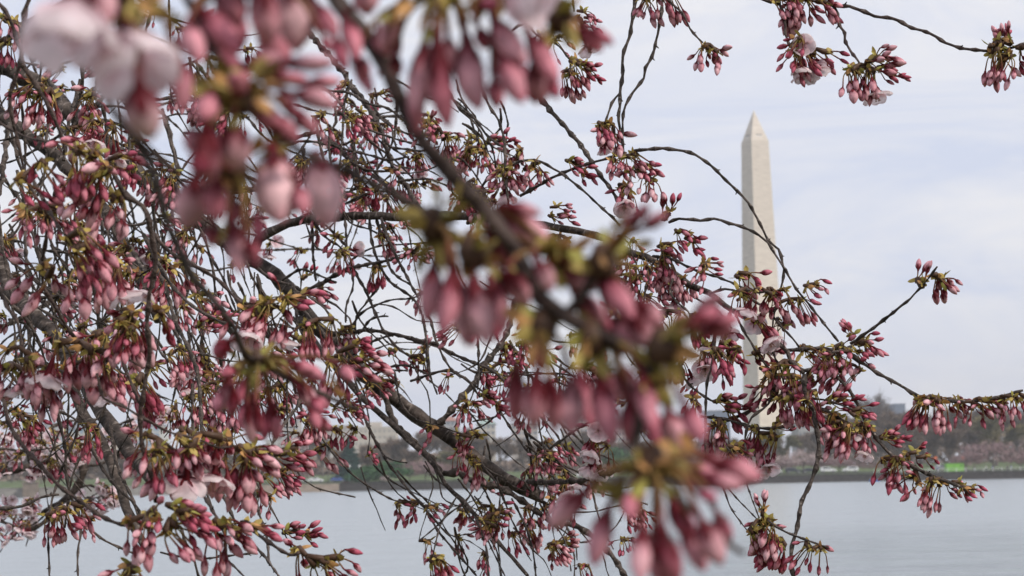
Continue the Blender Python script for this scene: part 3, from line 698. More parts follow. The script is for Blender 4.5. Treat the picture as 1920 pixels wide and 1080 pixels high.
def leaf(mb, p, d, ln, wd, rng, c=None, curl=.3):
    z = d.normalized(); s = z.orthogonal().normalized(); s.rotate(Matrix.Rotation(rng.uniform(0, 6.28), 3, z)); n_ = z.cross(s)
    c = c or rng.choice((GREEN, OLIVE, OLIVE, OCHRE, mixc(GREEN, OCHRE, .4))); rows_ = []
    for t, k in ((0, .25), (.3, .9), (.6, 1), (.85, .6), (1, .05)):
        o_ = p + z * ln * t + n_ * ln * curl * t * t; cc = mixc(mixc(c, BROWN, .35), c, min(1, t * 2)); j = 1 + rng.uniform(-.15, .15)
        rows_.append((mb.vert(o_ - s * wd * k * j, cc), mb.vert(o_ - n_ * wd * .25 * k, cc), mb.vert(o_ + s * wd * k * j, cc)))
    for (a0, a1, a2), (c0, c1, c2) in zip(rows_, rows_[1:]): mb.face([a0, a1, c1, c0]); mb.face([a1, a2, c2, c1])
def flower(mb, p, d, size, rng, c0=PALE, c1=WHITE, cup=.55, calyx=True, segs=5):
    """open bell shaped blossom: five notched petals round the axis d"""
    z = d.normalized(); x = z.orthogonal().normalized(); x.rotate(Matrix.Rotation(rng.uniform(0, 6.28), 3, z)); y = z.cross(x)
    if calyx:
        tube(mb, [(p - z * size * .42, size * .025), (p - z * size * .36, size * .06), (p - z * size * .1, size * .075), (p, size * .11)], 7, False, CALYX)
        for k in range(5):
            a = 6.283 * (k + .5) / 5; m_ = math.cos(a) * x + math.sin(a) * y; leaf(mb, p - z * size * .04, (m_ + z * .35), size * .3, size * .05, rng, CALYX, .1)
    for k in range(5):
        a = 6.283 * k / 5 + rng.uniform(-.12, .12); m_ = math.cos(a) * x + math.sin(a) * y; s_ = -math.sin(a) * x + math.cos(a) * y
        g = cup + rng.uniform(-.12, .12); rows_ = []
        for i in range(segs + 2):
            t = i / (segs + 1); wd = size * .31 * (math.sin(min(1, t * 1.15 + .12) * 2.2)) * (1 if t < .95 else .82)
            fwd = size * .62 * (t * (.25 + g) - .25 * (1 - g) * t * t); rad = size * .62 * (math.sin(min(1.57, t * 1.7)) * (1.02 - g * .62) + .10)
            o_ = p + z * fwd + m_ * rad; cc = mixc(c0, c1, min(1, .15 + t * 1.25)); rw = []
            for j in (-1, -.5, 0, .5, 1):
                e = o_ + s_ * wd * j + m_ * (-(j * j) * size * .09 * (1 - g * .2)) + (z * size * .012 * rng.uniform(-1, 1))
                if i == segs + 1 and j == 0: e -= m_ * size * .05 + z * size * .02
                rw.append(mb.vert(e, cc))
            rows_.append(rw)
        for r0, r1 in zip(rows_, rows_[1:]):
            for j in range(4): mb.face([r0[j], r0[j + 1], r1[j + 1], r1[j]])
    for k in range(9):
        a = rng.uniform(0, 6.28); m_ = (math.cos(a) * x + math.sin(a) * y) * rng.uniform(.1, .35) + z; tube(mb, [(p, size * .008), (p + m_ * size * .33, size * .008), (p + m_ * size * .36, size * .02)], 4, True, (.62, .42, .30))

def cluster(seed, mode, nb, nopen=0, white=False, ripe=False):
    """a spur with several umbels: brown node, bracts, stalks and buds; origin on the twig, real size"""
    rng = random.Random(seed); pb = rng.uniform(.02, .65); big = rng.uniform(.82, 1.02); mb = MB(); DN = Vector((0, 0, -1)); X = Vector((1, 0, 0))
    n_u = max(2, round(nb / 4)); done = 0
    for u in range(n_u):
        if mode == 'r': ub = Vector((.003 + .008 * u, rng.gauss(0, .003), rng.gauss(0, .003)))
        elif mode == 'u': ub = Vector((rng.gauss(0, .003), rng.gauss(0, .003), .004 + .004 * u))
        else: ub = Vector((rng.gauss(0, .006), rng.gauss(0, .005), rng.uniform(-.006, .002)))
        tube(mb, [(Vector((0, 0, 0)) if u == 0 or mode != 'r' else ub - X * .008, .0017), (ub, .0026), (ub + (X if mode == 'r' else DN) * .004, .0016)], 6, True, BROWN)
        for k in range(5):
            d = Vector((rng.gauss(0, 1), rng.gauss(0, 1), rng.gauss(-.1, .8))); d += X * (.8 if mode == 'r' else 0); leaf(mb, ub, d, rng.uniform(.005, .0105), rng.uniform(.0013, .0024), rng)
        k_u = (nb - done) // (n_u - u) if u < n_u - 1 else nb - done
        for k in range(k_u):
            done += 1; a = rng.uniform(0, 6.28); o_ = Vector((math.cos(a), math.sin(a), 0)) * rng.uniform(.25, 1)
            if mode == 'h':
                q = ub + o_ * rng.uniform(.002, .0125) + DN * rng.uniform(.009, .021); d = DN + o_ * rng.uniform(.05, .6)
                if rng.random() < .15: q = ub + o_ * .012 + DN * rng.uniform(-.004, .006); d = o_ + DN * rng.uniform(0, .5)
            elif mode == 'r':
                v = Vector((0, math.cos(a), math.sin(a))); q = ub + X * rng.uniform(.003, .011) + v * rng.uniform(.003, .009) + DN * rng.uniform(0, .010); d = X * rng.uniform(.5, 1.2) + v * .35 + DN * rng.uniform(.0, .9)
            else: q = ub + o_ * rng.uniform(.003, .009) + Vector((0, 0, rng.uniform(.004, .011))); d = Vector((0, 0, 1)) + o_ * rng.uniform(.2, .9)
            sz = rng.uniform(.72, 1.06) * big; ln = .0150 * sz * rng.uniform(.9, 1.1); wd = .0054 * sz * rng.uniform(.88, 1.12); d.normalize()
            if (q - ub).length < .004: q = ub + d * .006
            stalk(mb, ub, q, .00052, rng, mixc(GREEN, CALYX, rng.uniform(0, .35)), CALYX, (o_ * .6 + Vector((0, 0, .5))))
            if nopen and done <= nopen:
                f0 = len(mb.f); flower(mb, q + d * .010, d, rng.uniform(.020, .025), rng, (.90, .58, .64) if not white else (.85, .62, .64), (.93, .80, .82), rng.uniform(.35, .65) if not white else rng.uniform(.2, .6)); mb.m[f0:] = [1] * (len(mb.f) - f0)
            elif ripe: bud(mb, q, q + d * ln * 1.15, wd * 1.3, rng, 10, rng.uniform(.4, 1.05))
            else: bud(mb, q, q + d * ln, wd, rng, 9, max(0, min(1.1, pb + rng.uniform(-.3, .3))) if not white else rng.uniform(.4, 1))
    return mb.mesh('flower_cluster', [PETAL, OPENP])
CV = {'h': [cluster(100 + i, 'h', (7, 13, 10, 15, 8, 11, 14, 9, 12, 6, 16, 10)[i], (0, 0, 0, 0, 0, 0, 0, 0, 0, 0, 1, 0)[i]) for i in range(12)], 'r': [cluster(200 + i, 'r', (7, 11, 9, 12, 6, 10, 8, 12)[i]) for i in range(8)], 'u': [cluster(300 + i, 'u', 4 + i) for i in range(3)],
      'o': [cluster(400 + i, 'h', 9, 2 + i % 2) for i in range(4)], 'w': [cluster(500 + i, 'h', 9, 4 + i % 4, True) for i in range(5)], 's': [cluster(600 + i, 'h', 4 + i) for i in range(3)], 'p': [cluster(700 + i, 'h', 8 + i, 1 if i == 2 else 0, False, True) for i in range(5)]}

# ------------------------------------------------------------------ traced wood: "width d0 d1 | x,y x,y ..."
def parse(txt):
    res = []
    for ln in txt.strip().splitlines():
        ln = ln.strip()
        if not ln: continue
        a, b = ln.split('|'); wd, d0, d1 = [float(q) for q in a.split()[:3]]; wt = float(a.split()[3]) if len(a.split()) > 3 else wd * .7
        res.append((wd, wt, d0, d1, [tuple(float(q) for q in s.split(',')) for s in b.split()]))
    return res
def ctrl(t):
    wd, wt, d0, d1, pts = t; n = len(pts) - 1; ls = [0]
    for a, b in zip(pts, pts[1:]): ls.append(ls[-1] + math.dist(a, b))
    return [(at(x, y, d0 + (d1 - d0) * s / ls[-1]), (wd + (wt - wd) * s / ls[-1]) / 2 / F * (d0 + (d1 - d0) * s / ls[-1])) for (x, y), s in zip(pts, ls)]
TRUNK_TOP = Vector((-1.15, 2.35, 3.25))
LIMBS = '''
32 2.25 2.05 24 | -120,90 60,150 230,300 380,420 450,475 500,503 545,545 595,612 650,662 700,715 760,762 800,793 847,822 897,862 960,905 1017,934
30 2.2 1.75 27 | -260,330 -80,440 0,497 20,540 43,568 75,600 100,628 128,672 165,725 190,772 217,805 243,845 268,876 300,915
20 1.95 1.8 17 | 124,680 153,767 180,810 200,853 217,893 233,937 250,985 275,1030
25 2.3 2.1 20 | -150,130 20,230 110,300 170,360 213,417 235,470 262,520 300,600
17 2.15 1.85 13 | 470,478 486,449 503,437 540,420 590,409 647,406 697,404 747,406 800,404 870,405 940,412 1000,420 1037,426 1083,433 1133,447 1177,470
13 1.85 1.65 7 | 1177,470 1227,490 1260,510 1293,533 1330,550 1360,573 1393,593 1440,625 1457,641 1477,660 1483,680 1507,700
14 2.1 1.9 6 | 560,595 600,655 650,712 680,747 733,793 763,823 800,855 823,885 835,908 867,938 887,961 910,984 931,1014 960,1045 990,1080
11 2.08 1.95 8 | 715,728 730,767 743,797 770,823 807,860 830,885 863,886 900,908 940,915 980,938 1013,963 1043,979 1077,984 1100,997 1147,1040 1175,1085
10 2.05 2.15 8 | 815,800 827,790 847,767 877,733 893,715 907,687 937,650 958,600 965,560
9 1.95 1.75 8 | 990,905 1033,905 1087,902 1120,891 1150,884 1190,868
4.5 1.7 1.72 7.5 | 1462,690 1440,700 1430,722 1428,745 1410,767 1383,781 1327,803 1293,820 1240,845
7 1.68 1.6 4 | 1477,658 1527,653 1583,660 1613,677 1647,700 1683,720 1723,742 1773,750 1823,752 1867,745 1918,732
9 2.3 2.05 7 | 560,40 600,85 623,110 643,133 657,160 676,182 692,208 709,232 719,256 728,288 740,319 757,343 786,389 815,430
14 2.5 2.4 12 | -30,110 30,60 67,37 107,16 160,-30
9 2.0 1.9 8 | 20,200 10,293 0,347 -20,420
'''
TWIGS = '''
5 1.75 1.68 | 1187,283 1215,280 1243,278 1293,287 1333,310 1360,337 1382,358 1403,380 1420,410 1440,450 1460,467 1468,493 1470,520 1457,567 1450,600 1450,660 1463,690 1470,720
5 1.75 1.66 | 1253,417 1273,410 1313,413 1340,410 1367,418 1403,430 1440,455 1453,477 1473,507 1493,540 1523,577 1550,613 1572,640
5 1.78 1.66 | 1223,481 1260,487 1303,507 1353,523 1393,540 1422,548 1440,546
4.5 1.72 1.68 | 1330,551 1360,542 1390,550 1417,567 1440,580 1460,607 1493,643 1500,652
5 1.77 1.74 | 1227,490 1220,507 1210,547 1207,575
4 1.76 1.70 | 1267,511 1257,540 1263,560 1290,583 1296,595
3.5 1.8 1.74 | 1143,510 1187,543 1240,577 1250,584
5 1.62 1.6 | 1345,610 1340,640 1337,680 1327,720 1323,780 1322,840 1325,870
5 1.72 1.7 | 1270,630 1277,660 1280,697 1293,720 1320,743 1345,756
4.5 1.7 1.68 | 1380,590 1387,607 1407,640 1423,667 1440,690 1462,712
6 1.66 1.6 | 1607,640 1590,652 1560,660
5.5 1.6 1.52 3 | 1595,645 1627,623 1667,593 1707,560 1740,523 1757,500
5 1.7 1.66 | 1313,780 1345,783 1360,786 1407,800 1440,803 1490,800
7.5 1.60 1.54 6.5 | 1507,700 1511,740 1527,770 1532,810 1534,853 1520,903 1503,940 1493,997 1483,1040 1488,1085
7 1.66 1.56 5 | 1480,675 1507,694 1547,693 1583,719 1607,757 1627,797 1653,833 1677,857 1700,868 1727,883 1773,900 1800,912 1822,928
5 1.64 1.6 | 1500,735 1533,763 1560,775 1583,790 1597,800
4 1.64 1.6 | 1510,745 1553,752 1597,767
4 1.57 1.53 | 1440,975 1473,997 1527,1017 1553,1027
3 1.7 1.62 | 1350,900 1357,917 1373,957 1403,997
3 1.7 1.6 | 1345,880 1367,918 1423,977
3 1.7 1.6 | 1390,880 1403,917 1423,970
5 1.68 1.64 | 1460,700 1440,757 1410,783 1397,820 1397,853 1380,858 1363,838
6 1.8 1.82 | 1093,767 1110,790 1133,823 1135,826
5 1.85 1.8 | 1030,842 1047,830 1070,813 1103,793 1130,783
5 2.05 1.9 | 660,680 677,763 683,783 703,823 713,843 733,877 770,923 797,953 820,993 850,1030 893,1080
4 1.9 1.85 | 560,760 593,807 617,840 653,883 693,913 737,937 752,941
3.5 1.8 1.8 | 540,690 538,733 540,813 550,860 563,893 590,913 623,923 667,932
3 1.95 1.9 | 723,857 745,865 763,868
3 1.9 1.85 | 857,930 827,983 817,1017 812,1042
4 1.9 1.85 | 887,962 893,973 910,1020 917,1085
3 1.9 1.85 | 908,1000 925,1035 947,1080
3 1.95 1.9 | 815,880 823,900 830,933 853,947 868,950
5 2.1 2.05 | 560,366 577,373 630,387 670,370 693,360
5 2.1 2.1 | 585,420 587,440 588,477 592,527
5 2.1 2.08 | 590,412 593,423 613,447 633,460 643,468
4 2.05 2.05 | 620,330 640,390 657,417 693,430 707,437
4.5 2.05 2.0 | 647,408 649,440 650,453 646,472
5 2.05 2.0 | 693,406 697,453 713,500 733,530 767,553 790,585 800,640 806,700
5 2.05 2.0 | 706,410 710,427 727,493 747,520 770,533
5.5 2.0 1.95 | 715,408 723,437 747,490 763,520 785,560
7 2.1 2.0 5 | 545,560 590,537 620,520 657,503 687,497 720,490 753,483 785,468
4.5 2.1 2.05 | 525,530 533,523 550,512 567,505 590,513 630,530
4 3.2 3.2 | 430,474 480,470 537,468 597,468 630,475 700,480 780,478
4 2.1 2.05 | 655,495 660,487 687,470 720,460 770,458 800,455
4 2.05 2.0 | 660,508 662,537 650,573 648,605
5 2.05 2.0 | 663,500 665,507 687,547 700,580 720,620 750,657 780,672 795,672
4.5 2.1 2.08 | 663,640 670,593 683,573 700,550 710,541
4 2.1 2.05 | 650,625 667,600 687,580 733,563 770,560 800,548
6.5 2.1 1.95 4 | 618,628 650,626 680,620 730,625 780,636 820,647 847,663 897,683 930,700 970,740
5 2.1 2.05 | 663,665 685,648 707,637 740,628 780,640 800,646
4 2.08 2.05 | 680,618 693,600 710,594 728,593
4 2.05 2.0 | 680,650 693,683 733,693 764,695
5 2.05 2.0 | 690,712 707,700 727,690 757,685 780,692 800,700
4 2.0 1.95 | 793,590 797,620 800,643 803,690 820,740
4.5 2.0 1.95 | 800,590 807,600 817,637 833,673 855,700 877,714 900,745
5 2.0 1.95 | 770,715 810,700 847,697 880,717 920,745
4.5 2.0 1.95 | 895,620 897,647 898,690 895,730
4 2.1 2.05 | 660,150 656,165 644,201 642,256 637,316 635,372 642,393 661,417
4.5 2.1 2.05 | 600,166 623,171 656,174 690,194 728,203 757,225 780,250
4.5 2.15 2.1 | 600,160 620,174 649,208 685,239 728,256 769,268 800,275
7 2.2 2.1 6 | 520,262 560,256 582,251 603,249 620,264 635,276 656,302 695,326 728,350 760,380
5 2.15 2.1 | 530,275 560,266 594,267 623,273 656,283 695,292 728,300 767,294
4 2.1 2.1 | 720,260 724,268 748,285 767,297
4 2.1 2.05 | 697,195 704,203 716,225 733,237 738,261 743,278
5 2.1 2.1 | 545,362 574,374 608,381 637,386 668,374 695,360 733,328
4 2.05 2.0 | 745,342 757,338 801,336 825,343 849,353 890,370
5 2.15 2.1 | 660,270 666,288 671,328 680,357 695,396
5 1.9 1.85 | 840,170 861,201 890,223 909,249 928,266 948,278
4 1.95 1.9 | 855,150 866,184 878,215 892,249 899,271
5 1.85 1.8 | 900,160 916,198 935,225 945,261 947,295 952,372 960,410
5 1.85 1.8 | 904,350 923,326 960,307 987,300 1013,303 1037,317 1060,330 1093,358 1120,383 1147,407 1163,424
6 1.85 1.8 | 975,368 1027,337 1063,320 1120,302 1165,290
8 1.9 1.8 6 | 980,130 1017,190 1043,220 1073,253 1100,287 1120,320 1143,350 1165,385
6.5 1.75 1.72 | 1195,-30 1190,0 1187,27 1180,70 1168,107 1167,143 1162,173 1163,200 1160,227 1167,263 1167,285
5.5 1.75 1.72 | 1250,-30 1243,0 1237,43 1227,93 1210,127 1207,147 1187,173 1173,197 1167,227 1168,280
4.5 1.74 1.72 | 1162,174 1147,193 1140,212 1133,233
4.5 1.7 1.68 | 1235,-20 1253,0 1280,27 1293,53 1317,80
4 1.8 1.8 | 1073,-20 1075,5 1077,22
4 1.85 1.85 | 960,58 973,48 990,43 1003,63 1040,80 1070,113
8 2.0 1.9 | 90,150 110,180 113,227 123,253
7 1.9 1.85 | 150,150 143,180 130,227 127,257 120,300
8 1.9 1.7 | 240,455 253,480 277,520 297,557 330,620 350,680
7 1.45 1.4 | 270,440 300,500 327,540 360,573 413,603 450,615
7 1.6 1.45 | 290,500 307,533 323,577 337,620 360,670 373,715 377,800 387,860 413,920 437,970 450,1010
6 1.6 1.55 | 360,720 362,800 370,870 380,907 400,960
5 1.8 1.7 | 280,620 287,633 307,667 357,703 390,720
6 1.5 1.5 | -20,958 0,953 40,950 77,933 110,927
5 1.6 1.6 | 90,700 100,747 113,787 123,847 123,887 133,930 150,967 187,1007 233,1030 263,1043
4.5 1.6 1.6 | 150,720 147,777 143,813 127,853 110,890
4.5 1.65 1.65 | 165,810 160,837 140,880 130,920 122,990
6 1.7 1.65 | 145,760 157,787 173,837 187,870 217,910 253,947 270,980
6 1.75 1.65 | 205,790 210,823 217,863 233,903 250,940 267,993
4.5 1.55 1.5 | 115,890 97,937 90,1003 93,1090
4.5 1.6 1.55 | 140,940 147,960 152,997 145,1037 146,1090
6 1.4 1.4 | 340,990 347,1020 360,1040 373,1085
4 1.4 1.35 | 300,1035 327,1042 383,1047 427,1043 477,1037
4 1.4 1.35 | 410,1042 423,1047 463,1085
5 1.6 1.5 | 470,900 480,933 487,967 500,1003 505,1060
3.5 1.6 1.6 | 480,905 497,933 523,980 547,1027
5 1.7 1.6 | 565,735 557,763 523,810 500,860 487,907 475,950
5 1.5 1.45 | 470,1015 480,1027 500,1047 525,1085
5 2.0 2.0 | 0,560 60,560 150,555 230,590
5 2.2 2.1 | -10,445 40,455 90,470 150,475 220,470
5 2.2 2.1 | -10,460 20,490 60,520 100,545 150,560
4 2.2 2.1 | 110,520 60,505 20,515 -10,530
10 2.6 2.5 | 110,545 80,575 30,600 -30,630
6 2.1 2.0 | 45,400 48,450 50,520 52,600 55,660
6 2.1 2.0 | 160,345 162,400 165,460 160,530
6 2.1 2.0 | 190,380 192,420 190,470 188,520
4 1.95 1.9 | 960,935 985,985 1000,1040 1005,1085
4 1.95 1.9 | 1010,690 1000,740 1010,790 1020,840 1040,900
4 1.95 1.9 | 960,740 1000,770 1040,810 1060,850
4 2.0 1.9 | 930,760 970,820 1010,870 1060,915 1090,950
3.5 1.95 1.9 | 1110,915 1120,960 1135,1000 1150,1030
4 1.9 1.85 | 950,700 990,702 1040,700 1080,705
4 1.9 1.85 | 975,640 1010,665 1060,695 1090,720 1110,745
'''
FRONT = '''
8 1.05 1.08 | 60,-20 47,27 43,67 37,117 20,173 20,207 30,253 43,313 50,345
8 1.0 1.02 | 40,90 43,123 67,160 90,200 117,257 120,290
5 1.1 1.05 | -10,226 33,250 67,263 103,267 118,290
7 1.1 1.1 | -10,0 17,33 33,83 40,97
7 1.05 1.0 | 60,330 73,360 90,390 117,437 128,444
7 1.1 1.15 | 90,380 90,400 87,447 80,493 83,540 107,580 133,623 148,640
6 1.15 1.1 | -15,520 0,540 13,573 33,607 43,653 53,680 66,690
10 1.0 1.05 7 | 215,330 240,370 267,387 280,417 287,460 293,493 283,550 277,610 280,660 273,720 263,787 270,853 287,907 293,942
7 1.2 1.2 | 275,425 290,443 320,473 360,493 407,523 450,567 490,565
7 1.25 1.2 | 170,520 187,547 210,580 223,627 230,677 247,720 265,760
8 1.2 1.1 | -10,690 7,740 17,790 43,837 83,880 110,910 140,933 167,953 200,973 240,985
5 1.05 1.05 | 180,700 193,747 227,760 273,787 317,810 367,823 410,840 435,838
7 1.25 1.15 | 345,830 360,870 370,907 397,957 410,975
7 1.2 1.15 | 465,985 480,1000 513,1023 543,1040 560,1036
5 1.15 1.1 | 60,690 100,690 140,705 190,680 230,670 270,690
'''
# ------------------------------------------------------------------ traced clusters "x y depth mode" (depth 0 = that of the nearest twig)
CL_MAIN = '''
1322,80,0,r 1330,82,0,h 1215,-12,1.7,h 1235,-14,1.7,h 1080,30,0,r 1090,35,0,h 1073,113,0,h 1080,118,0,r 1070,130,0,h 1010,63,0,s 1035,75,0,s 1133,230,0,h 1128,232,0,hl 1150,232,0,h 1167,288,0,h 1180,290,0,h 1150,300,0,h 1160,345,0,o 1190,310,0,r 1200,320,0,h 1175,350,0,h 980,277,0,h 970,285,0,h 1010,303,0,s 1060,300,0,r 1000,315,0,s
1027,403,0,r 1050,440,0,s 1247,413,0,u 1266,430,0,r 1233,462,0,r 1245,470,0,h 1190,505,0,h 1170,495,0,h 1205,515,0,h 1310,500,0,r 1325,500,0,h 1377,515,0,r 1400,540,0,h 1427,540,0,h 1440,538,0,r 1460,545,0,h 1507,535,0,r 1480,560,0,h 1250,582,0,h 1295,590,0,h 1347,653,0,h 1365,655,0,h 1350,640,0,r 1310,650,1.7,o 1365,625,1.7,o 1410,660,0,r 1425,690,0,s 1267,670,0,h 973,625,0,h 985,640,0,h 970,660,0,h 1083,680,0,h 1090,690,0,r 970,695,0,h 1290,530,0,h 1193,455,0,h 1200,480,0,h 1240,500,0,h 1275,520,0,h 1420,600,1.7,o 1455,600,1.7,o
1727,540,0,u 1748,516,0,r 1600,635,0,u 1580,642,0,h 1600,642,0,r 1608,658,0,r 1507,645,0,h 1528,657,0,h 1545,655,0,h 1563,682,0,h 1570,660,0,h 1603,685,0,h 1447,690,0,h 1470,675,0,h 1490,702,0,h 1515,700,0,h
1460,725,0,h 1477,738,0,h 1500,745,0,h 1515,735,0,h 1490,720,0,h 1530,765,0,h 1545,755,0,r 1560,775,0,h 1592,772,0,r 1590,793,0,h 1603,797,0,h 1627,800,0,h 1580,790,0,h 1648,822,0,r 1447,805,0,r 1450,812,0,h 1683,858,0,h 1695,862,0,h 1700,855,0,r 1717,880,0,h 1763,897,0,h 1770,900,0,r 1800,912,0,r 1743,742,0,h 1755,745,0,h 1730,745,0,h 1775,748,0,r 1823,752,0,h 1830,748,0,r 1877,742,0,h 1905,735,0,r 1432,968,1.6,h 1420,975,1.6,h 1444,980,1.6,h 1428,968,1.58,u 1465,1008,1.6,h 1455,1012,1.6,h 1510,1015,0,s 1538,1022,0,s
1337,753,0,r 1360,762,0,h 1350,785,0,h 1340,790,0,h 1363,835,0,r 1390,840,0,h 1415,855,1.68,o 1420,797,0,h 1297,753,0,s 1200,797,1.8,h 1117,808,0,o 1135,828,0,o 1177,1013,1.85,h 1185,1010,1.85,r 1027,1020,1.9,h 1035,1022,1.9,h 1093,1060,0,h 1020,850,0,h 1040,880,0,h 1000,880,0,h 1060,890,0,h 1010,838,0,h 1050,915,0,h 1000,855,0,r 1040,850,0,h 993,947,0,h 1003,977,0,h 967,997,0,h 1030,930,0,h
753,940,0,h 760,942,0,h 797,948,0,r 812,1042,0,h 808,1040,0,r 870,950,0,h 927,960,1.92,h 935,965,1.92,h 920,965,1.92,r 877,853,0,s 890,863,1.95,h 887,810,2.0,s 877,757,0,h 885,752,0,h 900,740,0,r 800,808,0,s 580,795,1.9,r 620,800,1.9,r 510,885,1.65,h 525,890,1.65,r 530,1000,1.6,r 487,920,0,h 640,750,2.0,h 643,471,0,o 648,470,0,h 727,418,0,h 710,437,0,h 750,412,0,r 777,470,0,h 567,525,0,u 587,552,0,r 790,665,0,h 793,663,0,u 647,612,0,h 655,615,0,h 513,452,3,o 733,712,0,h 700,715,2.0,r
656,218,0,h 665,222,0,r 650,225,0,h 627,242,0,h 608,215,2.1,h 690,256,0,s 724,319,0,s 774,283,0,h 785,290,0,h 780,300,0,h 789,345,0,r 885,268,0,h 909,268,0,r 895,275,0,h 910,275,0,h 825,242,1.95,h 835,250,1.95,h 863,256,0,h 810,220,1.95,h 748,238,0,s 844,295,1.95,h 875,343,0,h 890,350,0,h 900,372,0,h 880,365,0,h 915,375,0,h 860,360,0,h 935,350,0,h 950,314,0,h 960,320,0,h 695,175,0,h 705,178,0,r 661,190,0,h 570,300,2.1,h 580,305,2.1,h 596,348,2.1,r 613,316,2.1,o 647,362,0,h 655,365,0,h 591,377,0,s
45,165,1.5,h 80,160,1.5,h 95,165,1.5,h 113,163,0,h 165,172,1.6,h 180,175,1.6,h 20,40,1.5,h 10,70,1.5,h 180,227,1.5,o 200,235,1.6,o 83,240,2.2,s 293,317,1.7,h 317,312,1.7,h 330,53,2.2,s 287,5,2.2,o 20,440,2.4,s 110,553,2.2,s 7,590,2.0,h 227,490,1.5,h 240,500,1.5,h 353,443,2.0,h 377,553,1.7,h 367,613,1.5,r 333,655,1.6,h 345,655,1.6,h 310,493,1.5,h 320,500,1.5,h 187,670,1.4,h 213,680,1.4,h 250,640,1.5,h 33,780,1.6,h 40,778,1.6,r 60,785,1.6,h 113,953,1.5,h 120,950,1.5,r 100,960,1.5,h 350,743,1.6,h 330,757,1.6,h 370,740,1.7,h 440,700,1.7,h 420,755,1.7,h
'''
CL_FRONT = '''
118,290,1.0,h 150,285,1.0,h 185,290,1.0,h 210,315,1.0,h 135,300,1.0,h 165,300,1.02,h 200,300,1.05,r 67,312,1.0,hl 175,262,1.05,r 57,377,1.1,h 85,380,1.1,h 70,385,1.12,h 140,345,1.05,h 205,355,1.05,h 225,365,1.05,h 130,443,1.0,h 160,458,1.0,h 180,478,1.05,h 100,500,1.05,hl 180,462,1.0,r 195,490,1.1,h 230,580,1.1,h 262,577,1.1,r 240,590,1.1,hl 285,580,1.12,h 250,613,1.1,h 150,640,1.1,h 165,650,1.1,h 33,650,1.1,h 67,668,1.1,h 20,680,1.12,h 95,685,1.1,h 90,660,1.1,r 100,690,1.12,h 130,690,1.15,h 45,690,1.1,hl 215,600,1.15,h 190,620,1.2,h
497,562,1.2,h 540,568,1.2,h 520,575,1.2,h 575,580,1.2,h 595,598,1.22,h 470,575,1.2,h 530,560,1.2,r 627,668,1.28,r 655,680,1.28,r 640,675,1.3,h 295,822,1.05,h 310,842,1.05,h 340,830,1.05,h 375,812,1.05,h 330,815,1.05,r 410,825,1.1,h 433,838,1.1,h 440,842,1.1,r 390,820,1.08,r 455,850,1.1,h 350,845,1.1,h 260,962,1.0,hl 290,950,1.0,h 320,970,1.0,h 300,985,1.0,h 330,960,1.0,r 275,965,1.0,h 310,945,1.0,r 383,980,1.1,h 400,978,1.1,r 433,985,1.1,h 450,980,1.1,r 247,1062,1.0,hl 557,1035,1.2,r 575,1042,1.2,h 600,1050,1.2,r 500,847,1.2,r 285,690,1.3,h 265,700,1.35,h 340,800,1.2,r
'''
rng = random.Random(9)
MARKS = []
def grow(txt, root, big_names, mats, step, sides_big=12, stuff_after=95, knot=.034, cut_first=False):
    ts = sorted(parse(txt), key=lambda t: -t[0] * sum(math.dist(a, b) for a, b in zip(t[4], t[4][1:])))
    rest = MB()
    for i, t in enumerate(ts):
        tgt = MB() if i < stuff_after else rest
        pr = woody(tgt, ctrl(t), rng, step * (1 if t[0] > 12 else .55), sides_big if t[0] > 12 else 7, knot * (1.6 if t[0] > 12 else .42), .17 if t[0] < 12 else .09, .85 if t[0] < 12 else .16, t[0] < 12)
        MARKS.extend((proj(p), p, root) for p, _ in pr[::2])
        if tgt is not rest: tgt.build(big_names, mats, root)
    if rest.v: tag(rest.build(big_names, mats, root), kind='stuff')
GROUND_Z = 1.68
tree = empty('cherry_tree', (-1.15, 2.35, GROUND_Z), 'large budding cherry tree with thick dark limbs sloping down across the photo', 'tree')
front = empty('cherry_branch', tuple(at(0, 200, 1.1)), 'softly blurred drooping cherry branches heavy with pink buds along the left edge', 'branch', 'cherry branches hanging in front')
inv = {}
def local(root): return root.matrix_world.inverted()
bpy.context.view_layer.update()
def settle(root):                            # parts were built in world space: keep them there
    for o in root.children: o.matrix_parent_inverse = Matrix.Translation(-root.location)
tm_ = MB()
woody(tm_, [(Vector((-1.2, 2.4, GROUND_Z - .25)), .16), (Vector((-1.17, 2.36, GROUND_Z + .1)), .125), (Vector((-1.2, 2.3, 2.5)), .11), (TRUNK_TOP, .10), (Vector((-1.02, 2.28, 3.75)), .07), (Vector((-.9, 2.2, 4.3)), .04)], rng, .03, 14, .2, .05, .1, False)
for a_, r_, b_ in ((Vector((-1.16, 2.32, 3.35)), .05, at(-120, 90, 2.25)), (Vector((-1.17, 2.3, 3.1)), .05, at(-260, 330, 2.2)), (Vector((-1.14, 2.32, 3.45)), .05, at(-150, 130, 2.3))):
    woody(tm_, [(a_, r_), ((a_ + b_) / 2 + Vector((0, 0, .03)), .03), (b_, .0108)], rng, .02, 10, .1, .06, .1, False)
tm_.build('trunk', BARK, tree)
grow(LIMBS, tree, 'limb', BARK, .012)
grow(TWIGS, tree, 'twig', BARK, .011)
grow(FRONT, front, 'twig', BARK_BROWN, .009)
